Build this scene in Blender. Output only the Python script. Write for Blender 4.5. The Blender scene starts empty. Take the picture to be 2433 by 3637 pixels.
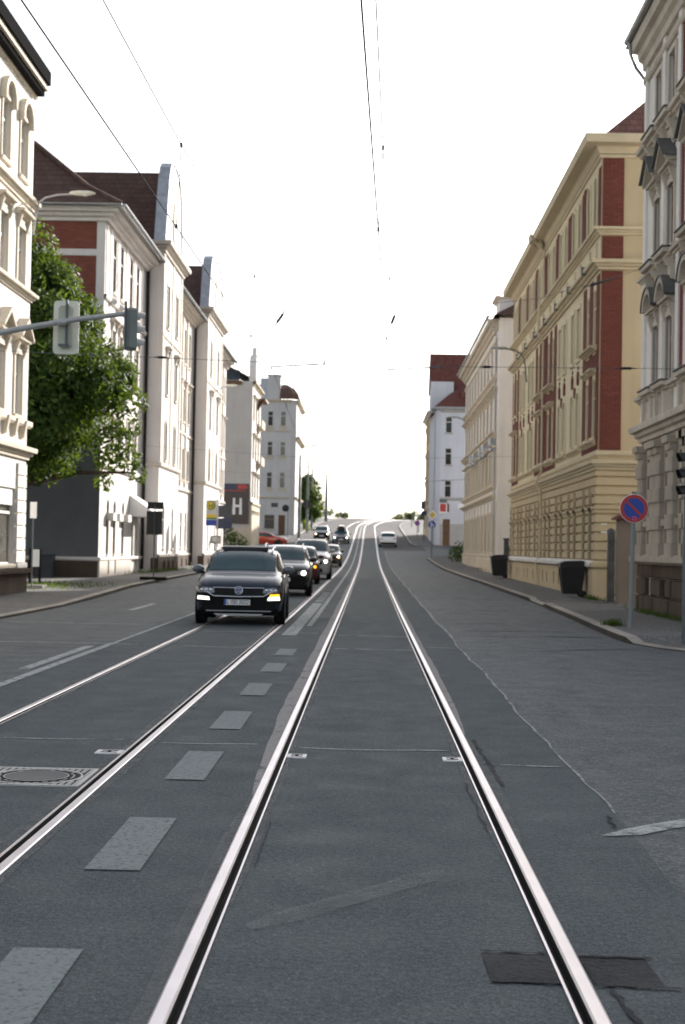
import bpy, bmesh, math, random
from mathutils import Vector, Matrix
PI = math.pi
rad = math.radians
rnd = random.Random(11)
sc = bpy.context.scene
col = sc.collection

# ------------------------------------------------------------------ terrain profile
PY = [-400, -60, 0, 30, 54, 90, 112, 133, 156, 178, 200, 220, 240, 260, 280, 300, 340, 400, 900]
PZ = [0, 0, 0, 0, .08, .27, .65, 1.3, 2.25, 3.3, 4.2, 5.05, 6.0, 6.8, 7.35, 7.7, 8.0, 8.1, 8.1]
def _sl(i):
    if i == 0 or i == len(PY) - 1: return 0.0
    a = (PZ[i] - PZ[i-1]) / (PY[i] - PY[i-1]); b = (PZ[i+1] - PZ[i]) / (PY[i+1] - PY[i])
    return 0.0 if a * b <= 0 else 2*a*b/(a+b)
SL = [_sl(i) for i in range(len(PY))]
def zr(y):
    if y <= PY[0]: return PZ[0]
    if y >= PY[-1]: return PZ[-1]
    i = max(k for k in range(len(PY)) if PY[k] <= y)
    i = min(i, len(PY) - 2)
    h = PY[i+1] - PY[i]; t = (y - PY[i]) / h
    return ((2*t**3-3*t**2+1)*PZ[i] + (t**3-2*t**2+t)*h*SL[i] + (-2*t**3+3*t**2)*PZ[i+1] + (t**3-t**2)*h*SL[i+1])
def cx(y):                       # the street bends to the right past the crest
    return 0.0 if y < 212 else 0.0016*(y-212)**2
def ys(a, b, far=4.0):
    out = [a]; y = a
    while y < b - 1e-6:
        y += 0.35 if y < 22 else (1.5 if y < 80 else far)
        out.append(min(y, b))
    return out

# ------------------------------------------------------------------ materials
def nt_of(name):
    m = bpy.data.materials.new(name); m.use_nodes = True
    return m, m.node_tree, m.node_tree.nodes['Principled BSDF']
def nd(nt, t, **kw):
    n = nt.nodes.new(t)
    for k, v in kw.items():
        if k in n.inputs: n.inputs[k].default_value = v
        else: setattr(n, k, v)
    return n
def lk(nt, a, b): nt.links.new(a, b)
def coords(nt, kind='Object', sc3=(1, 1, 1)):
    t = nd(nt, 'ShaderNodeTexCoord'); mp = nd(nt, 'ShaderNodeMapping'); mp.inputs['Scale'].default_value = sc3
    lk(nt, t.outputs[kind], mp.inputs['Vector']); return mp.outputs['Vector']
def noise(nt, vec, scale, detail=4, rough=.55):
    n = nd(nt, 'ShaderNodeTexNoise', Scale=scale, Detail=detail, Roughness=rough); lk(nt, vec, n.inputs['Vector']); return n.outputs['Fac']
def ramp(nt, fac, stops):
    r = nd(nt, 'ShaderNodeValToRGB'); e = r.color_ramp.elements
    while len(e) < len(stops): e.new(.5)
    for k, (p, c) in enumerate(stops):
        e[k].position = p; e[k].color = (c[0], c[1], c[2], 1) if not isinstance(c, (int, float)) else (c, c, c, 1)
    lk(nt, fac, r.inputs['Fac']); return r.outputs['Color']
def mix(nt, fac, a, b, mode='MIX'):
    m = nd(nt, 'ShaderNodeMix', data_type='RGBA', blend_type=mode)
    for key, val in ((0, fac), (6, a), (7, b)):
        if hasattr(val, 'links'): lk(nt, val, m.inputs[key])
        elif isinstance(val, (int, float)): m.inputs[key].default_value = val
        else: m.inputs[key].default_value = (val[0], val[1], val[2], 1)
    return m.outputs[2]
def bump(nt, h, strength, dist, bsdf):
    b = nd(nt, 'ShaderNodeBump', Strength=strength, Distance=dist); lk(nt, h, b.inputs['Height']); lk(nt, b.outputs['Normal'], bsdf.inputs['Normal'])
def sh(c, k): return tuple(max(0, min(1, x*k)) for x in c)

def plain(name, c, rough=.5, metal=0.0, coat=0.0, var=0.0, spec=.5):
    m, nt, b = nt_of(name)
    b.inputs['Base Color'].default_value = (*c, 1); b.inputs['Roughness'].default_value = rough
    b.inputs['Metallic'].default_value = metal; b.inputs['Coat Weight'].default_value = coat; b.inputs['Coat Roughness'].default_value = .04
    b.inputs['Specular IOR Level'].default_value = spec
    if var:
        f = noise(nt, coords(nt), 3.0, 6); lk(nt, ramp(nt, f, [(.3, sh(c, 1-var)), (.7, sh(c, 1+var))]), b.inputs['Base Color'])
    return m
def plaster(name, c, var=.1, streak=.16, rough=.9):
    m, nt, b = nt_of(name); v = coords(nt)
    f = noise(nt, v, .55, 5); base = ramp(nt, f, [(.28, sh(c, 1-var)), (.72, sh(c, 1+var))])
    s = noise(nt, coords(nt, 'Object', (2.6, 2.6, .16)), 1.0, 5)
    base = mix(nt, ramp(nt, s, [(.50, 0.0), (.8, streak)]), base, sh((.22, .2, .17), .8))
    f2 = noise(nt, v, 26, 3); base = mix(nt, ramp(nt, f2, [(.3, .10), (.6, 0.0)]), base, sh(c, .55))
    lk(nt, base, b.inputs['Base Color']); b.inputs['Roughness'].default_value = rough; b.inputs['Specular IOR Level'].default_value = .1
    bump(nt, noise(nt, v, 60, 3), .25, .01, b)
    return m
def brickwork(name, c1, c2, mortar, w=.25, h=.08, ms=.008, bs=.4):
    m, nt, b = nt_of(name); v = coords(nt, 'UV')
    t = nd(nt, 'ShaderNodeTexBrick', Scale=1.0); t.inputs['Brick Width'].default_value = w; t.inputs['Row Height'].default_value = h
    t.inputs['Mortar Size'].default_value = ms; t.inputs['Color1'].default_value = (*c1, 1); t.inputs['Color2'].default_value = (*c2, 1); t.inputs['Mortar'].default_value = (*mortar, 1)
    t.inputs['Bias'].default_value = 0.0; lk(nt, v, t.inputs['Vector'])
    f = noise(nt, v, 1.2, 5); c = mix(nt, ramp(nt, f, [(.35, .35), (.65, 0.0)]), t.outputs['Color'], sh(c1, .5))
    lk(nt, c, b.inputs['Base Color']); b.inputs['Roughness'].default_value = .9; b.inputs['Specular IOR Level'].default_value = .15
    bump(nt, t.outputs['Fac'], -bs, .012, b)
    return m
def rooftile(name, c1, c2, row=.34, w=.24):
    m, nt, b = nt_of(name); v = coords(nt, 'UV')
    t = nd(nt, 'ShaderNodeTexBrick', Scale=1.0); t.inputs['Brick Width'].default_value = w; t.inputs['Row Height'].default_value = row
    t.inputs['Mortar Size'].default_value = .008; t.inputs['Mortar Smooth'].default_value = .5
    t.inputs['Color1'].default_value = (*c1, 1); t.inputs['Color2'].default_value = (*c2, 1); t.inputs['Mortar'].default_value = (*sh(c1, .3), 1)
    lk(nt, v, t.inputs['Vector'])
    f = noise(nt, v, 2.2, 6); c = mix(nt, ramp(nt, f, [(.4, 0.0), (.75, .55)]), t.outputs['Color'], sh(c2, .55))
    lk(nt, c, b.inputs['Base Color']); b.inputs['Roughness'].default_value = .8; b.inputs['Specular IOR Level'].default_value = .2
    sx = nd(nt, 'ShaderNodeSeparateXYZ'); lk(nt, v, sx.inputs[0])
    d = nd(nt, 'ShaderNodeMath', operation='DIVIDE'); lk(nt, sx.outputs['Y'], d.inputs[0]); d.inputs[1].default_value = row
    fr = nd(nt, 'ShaderNodeMath', operation='FRACT'); lk(nt, d.outputs[0], fr.inputs[0])
    c = mix(nt, ramp(nt, fr.outputs[0], [(.0, .75), (.16, 0.0)]), c, sh(c1, .22)); lk(nt, c, b.inputs['Base Color'])  # overlap shade of each tile row painted into the colour
    bump(nt, fr.outputs[0], -.9, .06, b)
    return m
def asphalt(name, c, speck=.5, big=.25, fine=160, crack=.0, rough=.82, tint=None, spec=.35):
    m, nt, b = nt_of(name); v = coords(nt)
    f = noise(nt, v, .33, 6, .6); base = ramp(nt, f, [(.3, sh(c, 1-big)), (.7, sh(c, 1+big))])
    # long wheel-track wear down the street
    w = noise(nt, coords(nt, 'Object', (1.6, .05, 1)), 1.0, 4); base = mix(nt, ramp(nt, w, [(.40, 0.0), (.7, .32)]), base, sh(tint or c, 1.35))
    st = noise(nt, coords(nt, 'Object', (1.1, .22, 1)), 1.3, 6, .7); base = mix(nt, ramp(nt, st, [(.57, 0.0), (.70, .34)]), base, sh(c, .42))
    dr = noise(nt, coords(nt, 'Object', (1, .7, 1)), 5.5, 3, .6); base = mix(nt, ramp(nt, dr, [(.66, 0.0), (.74, .38)]), base, sh(c, .4))
    g = noise(nt, v, fine, 2, .8); base = mix(nt, ramp(nt, g, [(.40, speck), (.52, 0.0)]), base, sh(c, .25))
    g2 = noise(nt, v, fine*.6, 2, .8); base = mix(nt, ramp(nt, g2, [(.53, 0.0), (.66, speck)]), base, sh(c, 3.0))
    g3 = noise(nt, v, fine*.22, 3, .8); base = mix(nt, ramp(nt, g3, [(.36, .5), (.5, 0.0)]), base, sh(c, .45)); base = mix(nt, ramp(nt, g3, [(.52, 0.0), (.66, .4)]), base, sh(c, 2.0))
    blot = noise(nt, coords(nt, 'Object', (1, .5, 1)), 1.7, 5, .65); base = mix(nt, ramp(nt, blot, [(.56, 0.0), (.74, .22)]), base, sh(c, .6))
    if crack:
        vo = nd(nt, 'ShaderNodeTexVoronoi', feature='DISTANCE_TO_EDGE', Scale=.45)
        wob = nd(nt, 'ShaderNodeTexNoise', Scale=2.0, Detail=6.0); lk(nt, v, wob.inputs['Vector'])
        vm = nd(nt, 'ShaderNodeVectorMath', operation='ADD'); lk(nt, v, vm.inputs[0]); lk(nt, wob.outputs['Color'], vm.inputs[1]); lk(nt, vm.outputs[0], vo.inputs['Vector'])
        base = mix(nt, ramp(nt, vo.outputs['Distance'], [(.0, crack), (.012, 0.0)]), base, sh(c, .3))
    lk(nt, base, b.inputs['Base Color'])
    rr = noise(nt, v, 2.5, 4); lk(nt, ramp(nt, rr, [(.3, rough-.12), (.7, rough+.1)]), b.inputs['Roughness'])
    b.inputs['Specular IOR Level'].default_value = spec
    bump(nt, g3, .8, .02, b)
    return m
def worn_paint(name, c, wear=.5, alpha=1.0, scale=9.0):
    m, nt, b = nt_of(name); v = coords(nt)
    f = noise(nt, v, scale, 8, .7); g = noise(nt, v, 150, 2, .7)
    base = mix(nt, ramp(nt, g, [(.4, .4), (.55, 0.0)]), c, sh(c, .45)); lk(nt, base, b.inputs['Base Color'])
    w1_ = ramp(nt, f, [(wear-.12, 1.0), (wear+.14, .06)]); w2_ = ramp(nt, noise(nt, v, 38, 3, .75), [(.34, .6), (.50, 1.0)])
    ml = nd(nt, 'ShaderNodeMath', operation='MULTIPLY'); lk(nt, w1_, ml.inputs[0]); lk(nt, w2_, ml.inputs[1])
    m2 = nd(nt, 'ShaderNodeMath', operation='MULTIPLY'); lk(nt, ml.outputs[0], m2.inputs[0]); m2.inputs[1].default_value = alpha; lk(nt, m2.outputs[0], b.inputs['Alpha']); b.inputs['Roughness'].default_value = .75
    bump(nt, g, .4, .01, b)
    return m
def glow(name, c, strength):
    m, nt, b = nt_of(name); b.inputs['Base Color'].default_value = (*c, 1); b.inputs['Emission Color'].default_value = (*c, 1); b.inputs['Emission Strength'].default_value = strength
    return m
def glassy(name, c, rough=.06, var=.4):
    m, nt, b = nt_of(name)
    f = noise(nt, coords(nt, 'Object', (.9, .9, .45)), 1.3, 3); lk(nt, ramp(nt, f, [(.35, sh(c, 1-var)), (.65, sh(c, 1+var))]), b.inputs['Base Color'])
    b.inputs['Roughness'].default_value = rough; b.inputs['IOR'].default_value = 1.4; b.inputs['Specular IOR Level'].default_value = .38
    return m
def leafmat(name, c, c2):
    m, nt, b = nt_of(name)
    oi = nd(nt, 'ShaderNodeNewGeometry'); r = ramp(nt, oi.outputs['Random Per Island'], [(0, sh(c, .7)), (.5, c), (1, c2)])
    lk(nt, r, b.inputs['Base Color']); b.inputs['Roughness'].default_value = .6; b.inputs['Specular IOR Level'].default_value = .15
    tr = nd(nt, 'ShaderNodeBsdfTranslucent'); hs = mix(nt, .5, r, (.30, .42, .03)); lk(nt, hs, tr.inputs['Color'])
    ms = nd(nt, 'ShaderNodeMixShader'); ms.inputs[0].default_value = .28
    lk(nt, b.outputs[0], ms.inputs[1]); lk(nt, tr.outputs[0], ms.inputs[2])
    lk(nt, ms.outputs[0], nt.nodes['Material Output'].inputs['Surface'])
    return m

M = {}
M['track_asphalt'] = asphalt('track_asphalt', (.072, .086, .092), .62, .17, 130, 0)
M['road_asphalt'] = asphalt('road_asphalt', (.088, .098, .103), .62, .2, 60, .35, .74)
M['lane_asphalt'] = asphalt('lane_asphalt', (.086, .094, .097), .6, .22, 80, .3, .74)
M['patch'] = asphalt('patch', (.015, .017, .021), .6, .3, 120)
M['joint'] = worn_paint('joint', (.15, .16, .16), .62, .65, 5)
M['joint_pale'] = worn_paint('joint_pale', (.34, .315, .305), .66, .92, 3)
M['pillar'] = plaster('pillar', (.23, .19, .155), .2, .3)
M['lead'] = plain('lead', (.115, .115, .11), .6, .0, var=.25, spec=.2)
M['ledge'] = plain('ledge', (.62, .60, .57), .6, var=.15, spec=.2)
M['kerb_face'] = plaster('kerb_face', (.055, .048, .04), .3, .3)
M['seam'] = worn_paint('seam', (.40, .40, .385), .58, .9, 5)
M['white_line'] = worn_paint('white_line', (.50, .52, .51), .60, .9, 6)
M['faded_line'] = worn_paint('faded_line', (.27, .30, .30), .74, .85, 10)
M['ghost_line'] = worn_paint('ghost_line', (.24, .26, .26), .52, .42, 4)
M['sunlit_asphalt'] = asphalt('sunlit_asphalt', (.105, .10, .10), .6, .15, 60, .2, .9, None, .08)  # paler, warmer colour stands in for sunlight on the far road
M['pavement'] = asphalt('pavement', (.15, .146, .140), .6, .25, 45, .2, .88, None, .12)
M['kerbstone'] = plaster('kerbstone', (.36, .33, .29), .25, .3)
M['rail'] = plain('rail', (.66, .62, .635), .42, 1.0, var=.08)
M['groove'] = plain('groove', (.012, .011, .010), .9)
M['iron'] = plain('iron', (.10, .10, .10), .6, .6, var=.3)
M['drain_metal'] = plain('drain_metal', (.72, .68, .68), .5, .0, var=.1)
M['iron_light'] = plain('iron_light', (.52, .51, .48), .6, .2, var=.2)
M['concrete'] = plaster('concrete', (.20, .20, .19), .2, .2)
M['earth'] = plaster('earth', (.10, .09, .06), .3, .1)
M['terrain'] = plaster('terrain', (.06, .08, .03), .3, 0)
M['galv'] = plain('galv', (.43, .43, .43), .5, .35, var=.12)
M['dark_galv'] = plain('dark_galv', (.10, .12, .13), .5, .3, var=.15)
M['zinc'] = plain('zinc', (.40, .43, .47), .5, .35, var=.18)
M['slate'] = rooftile('slate', (.06, .072, .085), (.085, .095, .11), .25, .3)
M['black'] = plain('black', (.012, .012, .013), .45)
M['blackmat'] = plain('blackmat', (.02, .02, .02), .8, spec=0)
M['sign_back'] = plain('sign_back', (.055, .06, .07), .55, .2, var=.15)
M['signal_grey'] = plain('signal_grey', (.20, .225, .215), .5, var=.1)
M['signal_back'] = plain('signal_back', (.46, .47, .38), .5, .0, var=.1)
M['signal_board'] = plain('signal_board', (.76, .75, .66), .6, .0, var=.1)
M['red'] = plain('red', (.42, .035, .03), .5)
M['blue'] = plain('blue', (.02, .06, .33), .5)
M['white'] = plain('white', (.78, .78, .77), .55, var=.05)
M['offwhite'] = plain('offwhite', (.55, .54, .5), .6, var=.1)
M['yellow'] = plain('yellow', (.72, .48, .03), .5)
M['green'] = plain('green', (.02, .20, .07), .5)
M['pink'] = plain('pink', (.55, .10, .32), .5)
M['navy'] = plain('navy', (.03, .04, .08), .55, var=.2)
M['billboard'] = plain('billboard', (.045, .032, .028), .5, var=.2)
M['wood'] = plain('wood', (.12, .06, .03), .7, var=.3)
M['win_dark'] = glassy('win_dark', (.03, .033, .035), .05)
M['win_curtain'] = glassy('win_curtain', (.20, .19, .165), .12, .25)
M['win_shade'] = glassy('win_shade', (.10, .095, .08), .08, .35)
M['frame_white'] = plain('frame_white', (.62, .60, .55), .6, var=.08)
M['frame_brown'] = plain('frame_brown', (.22, .13, .08), .6, var=.15)
M['frame_cream'] = plain('frame_cream', (.52, .45, .32), .6, var=.1)
M['gutter'] = plain('gutter', (.36, .37, .38), .45, .6, var=.1)
M['gutter_dark'] = plain('gutter_dark', (.03, .027, .025), .6, spec=.1)
# house colours
M['L1'] = plaster('L1', (.68, .645, .60), .08, .22)
M['L1trim'] = plaster('L1trim', (.64, .575, .48), .1, .3)
M['B'] = plaster('B', (.74, .70, .672), .08, .16)
M['Btrim'] = plaster('Btrim', (.62, .565, .50), .1, .2)
M['Bgrey'] = plaster('Bgrey', (.14, .143, .152), .15, .25)
M['Bbrick'] = brickwork('Bbrick', (.26, .085, .06), (.20, .06, .045), (.20, .12, .10))
M['Bplinth'] = plaster('Bplinth', (.10, .075, .06), .2, .3)
M['C'] = plaster('C', (.50, .475, .445), .08, .16)
M['D'] = plaster('D', (.56, .55, .545), .08, .14)
M['Dtrim'] = plaster('Dtrim', (.56, .49, .38), .08, .14)
M['R1'] = plaster('R1', (.80, .765, .715), .1, .35)
M['R1ground'] = plaster('R1ground', (.44, .385, .315), .16, .45)
M['R1trim'] = plaster('R1trim', (.58, .52, .44), .2, .5)
M['R1brick'] = brickwork('R1brick', (.22, .05, .04), (.18, .045, .035), (.16, .09, .07))
M['R1plinth'] = plaster('R1plinth', (.095, .072, .055), .25, .4)
M['Y'] = plaster('Y', (.53, .435, .285), .07, .14)
M['Ytrim'] = plaster('Ytrim', (.60, .515, .365), .07, .14)
M['Ycream'] = plaster('Ycream', (.70, .62, .44), .07, .12)
M['Ybrick'] = brickwork('Ybrick', (.20, .068, .052), (.15, .052, .042), (.11, .042, .035), .25, .08, .009)
M['E'] = plaster('E', (.74, .71, .68), .07, .16)
M['Etrim'] = plaster('Etrim', (.60, .53, .42), .08, .2)
M['F'] = plaster('F', (.56, .575, .63), .06, .12)
M['Fbase'] = plaster('Fbase', (.40, .39, .38), .1, .2)
M['G'] = plaster('G', (.56, .43, .27), .08, .2)
M['tile_red'] = rooftile('tile_red', (.225, .11, .088), (.175, .088, .072))
M['tile_red2'] = rooftile('tile_red2', (.185, .068, .055), (.14, .055, .045), .3)
M['tile_brown'] = rooftile('tile_brown', (.125, .073, .058), (.092, .056, .046), .36, .3)
M['tile_grey'] = rooftile('tile_grey', (.16, .09, .07), (.12, .08, .065), .3)
M['bark'] = plaster('bark', (.08, .06, .045), .3, .3)
M['leaf'] = leafmat('leaf', (.024, .054, .014), (.056, .100, .021))
M['leaf_dark'] = leafmat('leaf_dark', (.035, .07, .016), (.07, .12, .025))
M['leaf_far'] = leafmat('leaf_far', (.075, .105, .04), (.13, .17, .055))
M['ivy'] = leafmat('ivy', (.10, .15, .02), (.17, .22, .03))

# ------------------------------------------------------------------ mesh builder
class MB:
    def __init__(s): s.v = []; s.f = []; s.m = []; s.s = []; s.T = None
    def add(s, pts, faces, m=0, smooth=False):
        o = len(s.v)
        for p in pts:
            p = Vector(p); s.v.append(s.T @ p if s.T is not None else p)
        for f in faces: s.f.append([o+i for i in f]); s.m.append(m); s.s.append(smooth)
    def quad(s, a, b, c, d, m=0): s.add([a, b, c, d], [(0, 1, 2, 3)], m)
    def poly(s, pts, m=0): s.add(pts, [tuple(range(len(pts)))], m)
    def box(s, x0, x1, y0, y1, z0, z1, m=0):
        s.add([(x0, y0, z0), (x1, y0, z0), (x1, y1, z0), (x0, y1, z0), (x0, y0, z1), (x1, y0, z1), (x1, y1, z1), (x0, y1, z1)],
              [(0, 3, 2, 1), (4, 5, 6, 7), (0, 1, 5, 4), (1, 2, 6, 5), (2, 3, 7, 6), (3, 0, 4, 7)], m)
    def prism(s, poly, axis, a, b, m=0, smooth=False):
        def P(p, t): return {'x': (t, p[0], p[1]), 'y': (p[0], t, p[1]), 'z': (p[0], p[1], t)}[axis]
        n = len(poly); pts = [P(p, a) for p in poly] + [P(p, b) for p in poly]
        s.add(pts, [(i, (i+1) % n, n+(i+1) % n, n+i) for i in range(n)], m, smooth)
        s.add([P(p, a) for p in poly], [tuple(range(n))[::-1]], m); s.add([P(p, b) for p in poly], [tuple(range(n))], m)
    def tube(s, pts, r, n=8, m=0, cap=True, smooth=True):
        pts = [Vector(p) for p in pts]; rs = r if isinstance(r, (list, tuple)) else [r]*len(pts)
        out = []; ref = None
        for i, p in enumerate(pts):
            d = (pts[min(i+1, len(pts)-1)] - pts[max(i-1, 0)]).normalized()
            if ref is None: ref = Vector((0, 0, 1)) if abs(d.z) < .9 else Vector((1, 0, 0))
            a = d.cross(ref).normalized(); b = d.cross(a).normalized(); ref = a.cross(d) if a.cross(d).length > 0 else ref
            for k in range(n):
                t = 2*PI*k/n; out.append(p + (a*math.cos(t) + b*math.sin(t))*rs[i])
        fs = [(i*n+k, i*n+(k+1) % n, (i+1)*n+(k+1) % n, (i+1)*n+k) for i in range(len(pts)-1) for k in range(n)]
        s.add(out, fs, m, smooth)
        if cap and n > 2:
            s.add(out[:n], [tuple(range(n))[::-1]], m); s.add(out[-n:], [tuple(range(n))], m)
    def lathe(s, prof, n=24, m=0, axis='z', at=(0, 0, 0), smooth=True):
        pts = []; at = Vector(at)
        for (r, h) in prof:
            for k in range(n):
                t = 2*PI*k/n; a, b = r*math.cos(t), r*math.sin(t)
                pts.append(at + Vector({'z': (a, b, h), 'y': (a, h, b), 'x': (h, a, b)}[axis]))
        s.add(pts, [(i*n+k, i*n+(k+1) % n, (i+1)*n+(k+1) % n, (i+1)*n+k) for i in range(len(prof)-1) for k in range(n)], m, smooth)
    def disc(s, c, r, axis='y', n=28, m=0):
        c = Vector(c); pts = []
        for k in range(n):
            t = 2*PI*k/n; a, b = r*math.cos(t), r*math.sin(t)
            pts.append(c + Vector({'z': (a, b, 0), 'y': (a, 0, b), 'x': (0, a, b)}[axis]))
        s.poly(pts, m)
    def mesh(s, name, mats):
        me = bpy.data.meshes.new(name)
        me.from_pydata([tuple(p) for p in s.v], [], s.f)
        for k in (mats if isinstance(mats, (list, tuple)) else [mats]): me.materials.append(M[k])
        me.polygons.foreach_set('material_index', s.m); me.polygons.foreach_set('use_smooth', s.s)
        me.update()
        uv = me.uv_layers.new(name='UVMap'); data = [0.0]*(2*len(me.loops))
        Z = Vector((0, 0, 1))
        for p in me.polygons:
            n = p.normal
            if abs(n.z) > .995: t, b = Vector((1, 0, 0)), Vector((0, 1, 0))
            else: t = Z.cross(n).normalized(); b = n.cross(t)
            for li in p.loop_indices:
                co = me.vertices[me.loops[li].vertex_index].co; data[2*li] = co.dot(t); data[2*li+1] = co.dot(b)
        uv.data.foreach_set('uv', data)
        return me
    def build(s, name, mats, parent=None, loc=(0, 0, 0)):
        o = bpy.data.objects.new(name, s.mesh(name, mats)); col.objects.link(o); o.location = loc
        if parent is not None: o.parent = parent
        return o
def inst(name, me, parent, loc=(0, 0, 0), rz=0):
    o = bpy.data.objects.new(name, me); col.objects.link(o); o.parent = parent; o.location = loc; o.rotation_euler = (0, 0, rz); return o
def thing(name, label, cat, loc=(0, 0, 0), rz=0, group=None):
    o = bpy.data.objects.new(name, None); col.objects.link(o); o.location = loc; o.rotation_euler = (0, 0, rz); o.empty_display_size = .3
    return tag(o, label, cat, group)
def tag(o, label, cat, group=None):
    o['label'] = label; o['category'] = cat
    if group: o['group'] = group
    return o
def struct(o): o['kind'] = 'structure'; return o
def stuff(o): o['kind'] = 'stuff'; return o
def kids(o): return [c for c in bpy.data.objects if c.parent == o]
def copy_tree(o, parent=None):
    c = o.copy(); col.objects.link(c)
    if parent is not None: c.parent = parent
    for ch in kids(o): copy_tree(ch, c)
    return c
# ------------------------------------------------------------------ ground, road, tracks
mb = MB()
Y0 = [-300, -60, -20] + [float(v) for v in range(0, 320, 8)] + [340, 400, 600, 900]
XS = [-600, -120, -40, -16, 0, 16, 40, 120, 600]
pts = [(x, y, zr(y) - (.3 if abs(x) < 41 else .45)) for y in Y0 for x in XS]; n = len(XS)
mb.add(pts, [(i*n+k, i*n+k+1, (i+1)*n+k+1, (i+1)*n+k) for i in range(len(Y0)-1) for k in range(n-1)])
struct(mb.build('ground', 'terrain'))

TXL, TXR = -3.98, 1.5                                      # edges of the smooth track asphalt
RA = [(-.639, 1), (.783, -1)]                              # gauge faces of the two tracks: x, side of the groove
RB = [(-3.20, 1), (-1.775, -1)]
HEAD, GRV, LIP = .060, .036, .017
def strip(mb, fa, fb, yl, dz=0.0, m=0):
    """a sheet between two x(y) edges following the road"""
    pts = []
    for y in yl: pts += [(fa(y)+cx(y), y, zr(y)+dz), (fb(y)+cx(y), y, zr(y)+dz)]
    mb.add(pts, [(2*i, 2*i+1, 2*i+3, 2*i+2) for i in range(len(yl)-1)], m)
def wob(seed, amp, f=1.0):
    r = random.Random(seed); ph = [r.uniform(0, 6.28) for _ in range(5)]
    return lambda y: amp*(math.sin(.7*f*y+ph[0])*.5 + math.sin(1.9*f*y+ph[1])*.3 + math.sin(4.7*f*y+ph[2])*.2 + math.sin(11*f*y+ph[3])*.16)
YL = ys(-20, 320)
w1 = wob(3, .035)
seamx = lambda y: TXR + w1(y)
lseam = lambda y: TXL + .02*math.sin(y*.8)
# track-bed asphalt: strips left between the rails
def edges():
    cut = []
    for x, s in RB + RA:
        if s > 0: cut.append((x-HEAD, x+GRV+LIP))
        else: cut.append((x-GRV-LIP, x+HEAD))
    return cut
mb = MB(); cuts = edges(); lo = lseam
for a, b in cuts:
    strip(mb, lo, (lambda y, a=a: a), YL); lo = (lambda y, b=b: b)
strip(mb, lo, seamx, YL)
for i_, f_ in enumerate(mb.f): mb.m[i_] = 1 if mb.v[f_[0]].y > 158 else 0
struct(mb.build('track_road', ['track_asphalt', 'sunlit_asphalt']))
mb = MB(); strip(mb, seamx, lambda y: 5.6 if y > 27 else 40.0, [v for v in YL if v <= 136.5]); struct(mb.build('road', 'road_asphalt'))
mb = MB(); strip(mb, seamx, lambda y: 5.6, [v for v in YL if v >= 135]); struct(mb.build('road', 'sunlit_asphalt'))
mb = MB(); strip(mb, lambda y: -9.2 if y > 26 else -40.0, lseam, YL)
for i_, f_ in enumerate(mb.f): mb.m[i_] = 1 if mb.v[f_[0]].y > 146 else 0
struct(mb.build('road', ['lane_asphalt', 'sunlit_asphalt']))
# the side street mouths
mb = MB()
for (x0, x1, y0, y1) in ((5.6, 45, 121, 149), (-45, -9.2, 139.5, 171.5)):
    yl = [y0 + (y1-y0)*k/12 for k in range(13)]; strip(mb, lambda y: x0, lambda y: x1, yl, -.004)
struct(mb.build('side_street', 'road_asphalt'))

def rail(parent, x, s):
    mb = MB(); yl = YL; prof = [(-HEAD, -.05, 0), (-HEAD, .004, 0), (-HEAD+.008, .009, 0), (-.008, .009, 0), (0, .003, 0)]
    low = [(0, .003, 1), (.003, -.042, 1), (GRV-.003, -.042, 1), (GRV, .002, 1)]
    lip = [(GRV, .002, 0), (GRV+.004, .007, 0), (GRV+LIP-.003, .007, 0), (GRV+LIP, -.05, 0)]
    for pf in (prof, low, lip):
        pts = [(x+s*o+cx(y), y, zr(y)+z) for y in yl for (o, z, _) in pf]; k = len(pf)
        mb.add(pts, [(i*k+j, i*k+j+1, (i+1)*k+j+1, (i+1)*k+j) for i in range(len(yl)-1) for j in range(k-1)], pf[0][2])
    mb.build('rail', ['rail', 'groove'], parent)
for nm, rr, lab in (('tram_track', RA, 'shiny grooved tram track the camera stands over, running straight up the street'),
                    ('tram_track', RB, 'grooved tram track running under the queue of oncoming cars')):
    t = thing(nm, lab, 'tram track', group='tram tracks in the road')
    for x, s in rr: rail(t, x, s)
# bitumen and concrete joints along the rails
mb = MB()
def joint(x0, x1, y0, y1, sd, amp=.018, m=0, rmp=1.6):
    a = wob(sd, amp, 1.7); b = wob(sd+50, amp*.5, 5.3); k = lambda y: max(0, min(1, (y-y0)/rmp, (y1-y)/rmp))**.6
    strip(mb, lambda y: x0, lambda y: x0 + (x1-x0+a(y)+b(y))*k(y), [v for v in YL if y0 <= v <= y1], .004, m)
joint(-.70, -.765, -8, 9.2, 1, .006)
joint(-.585, -.545, 6, 40, 3, .02)
joint(.844, .905, 7.6, 12, 4, .02); joint(.729, .69, 7, 30, 6, .02)
joint(-1.714, -1.655, 4, 40, 7, .02); joint(-1.83, -1.90, 4, 40, 8, .02); joint(-3.262, -3.33, 8, 60, 10, .015); joint(-3.146, -3.10, 8, 60, 11, .02)
struct(mb.build('rail_joint', 'joint'))
mb = MB(); joint(-.70, -.82, 9.0, 60, 2, .014, 0, 4.5); joint(-.70, -.79, 58.5, 260, 9, .01); joint(.844, .92, 12.1, 60, 5, .012, 0, 4); joint(.844, .90, 59, 260, 12, .01); joint(-1.714, -1.64, 41, 240, 17, .02); joint(-3.262, -3.32, 61, 240, 18, .01)
struct(mb.build('rail_joint', 'joint_pale'))
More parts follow.
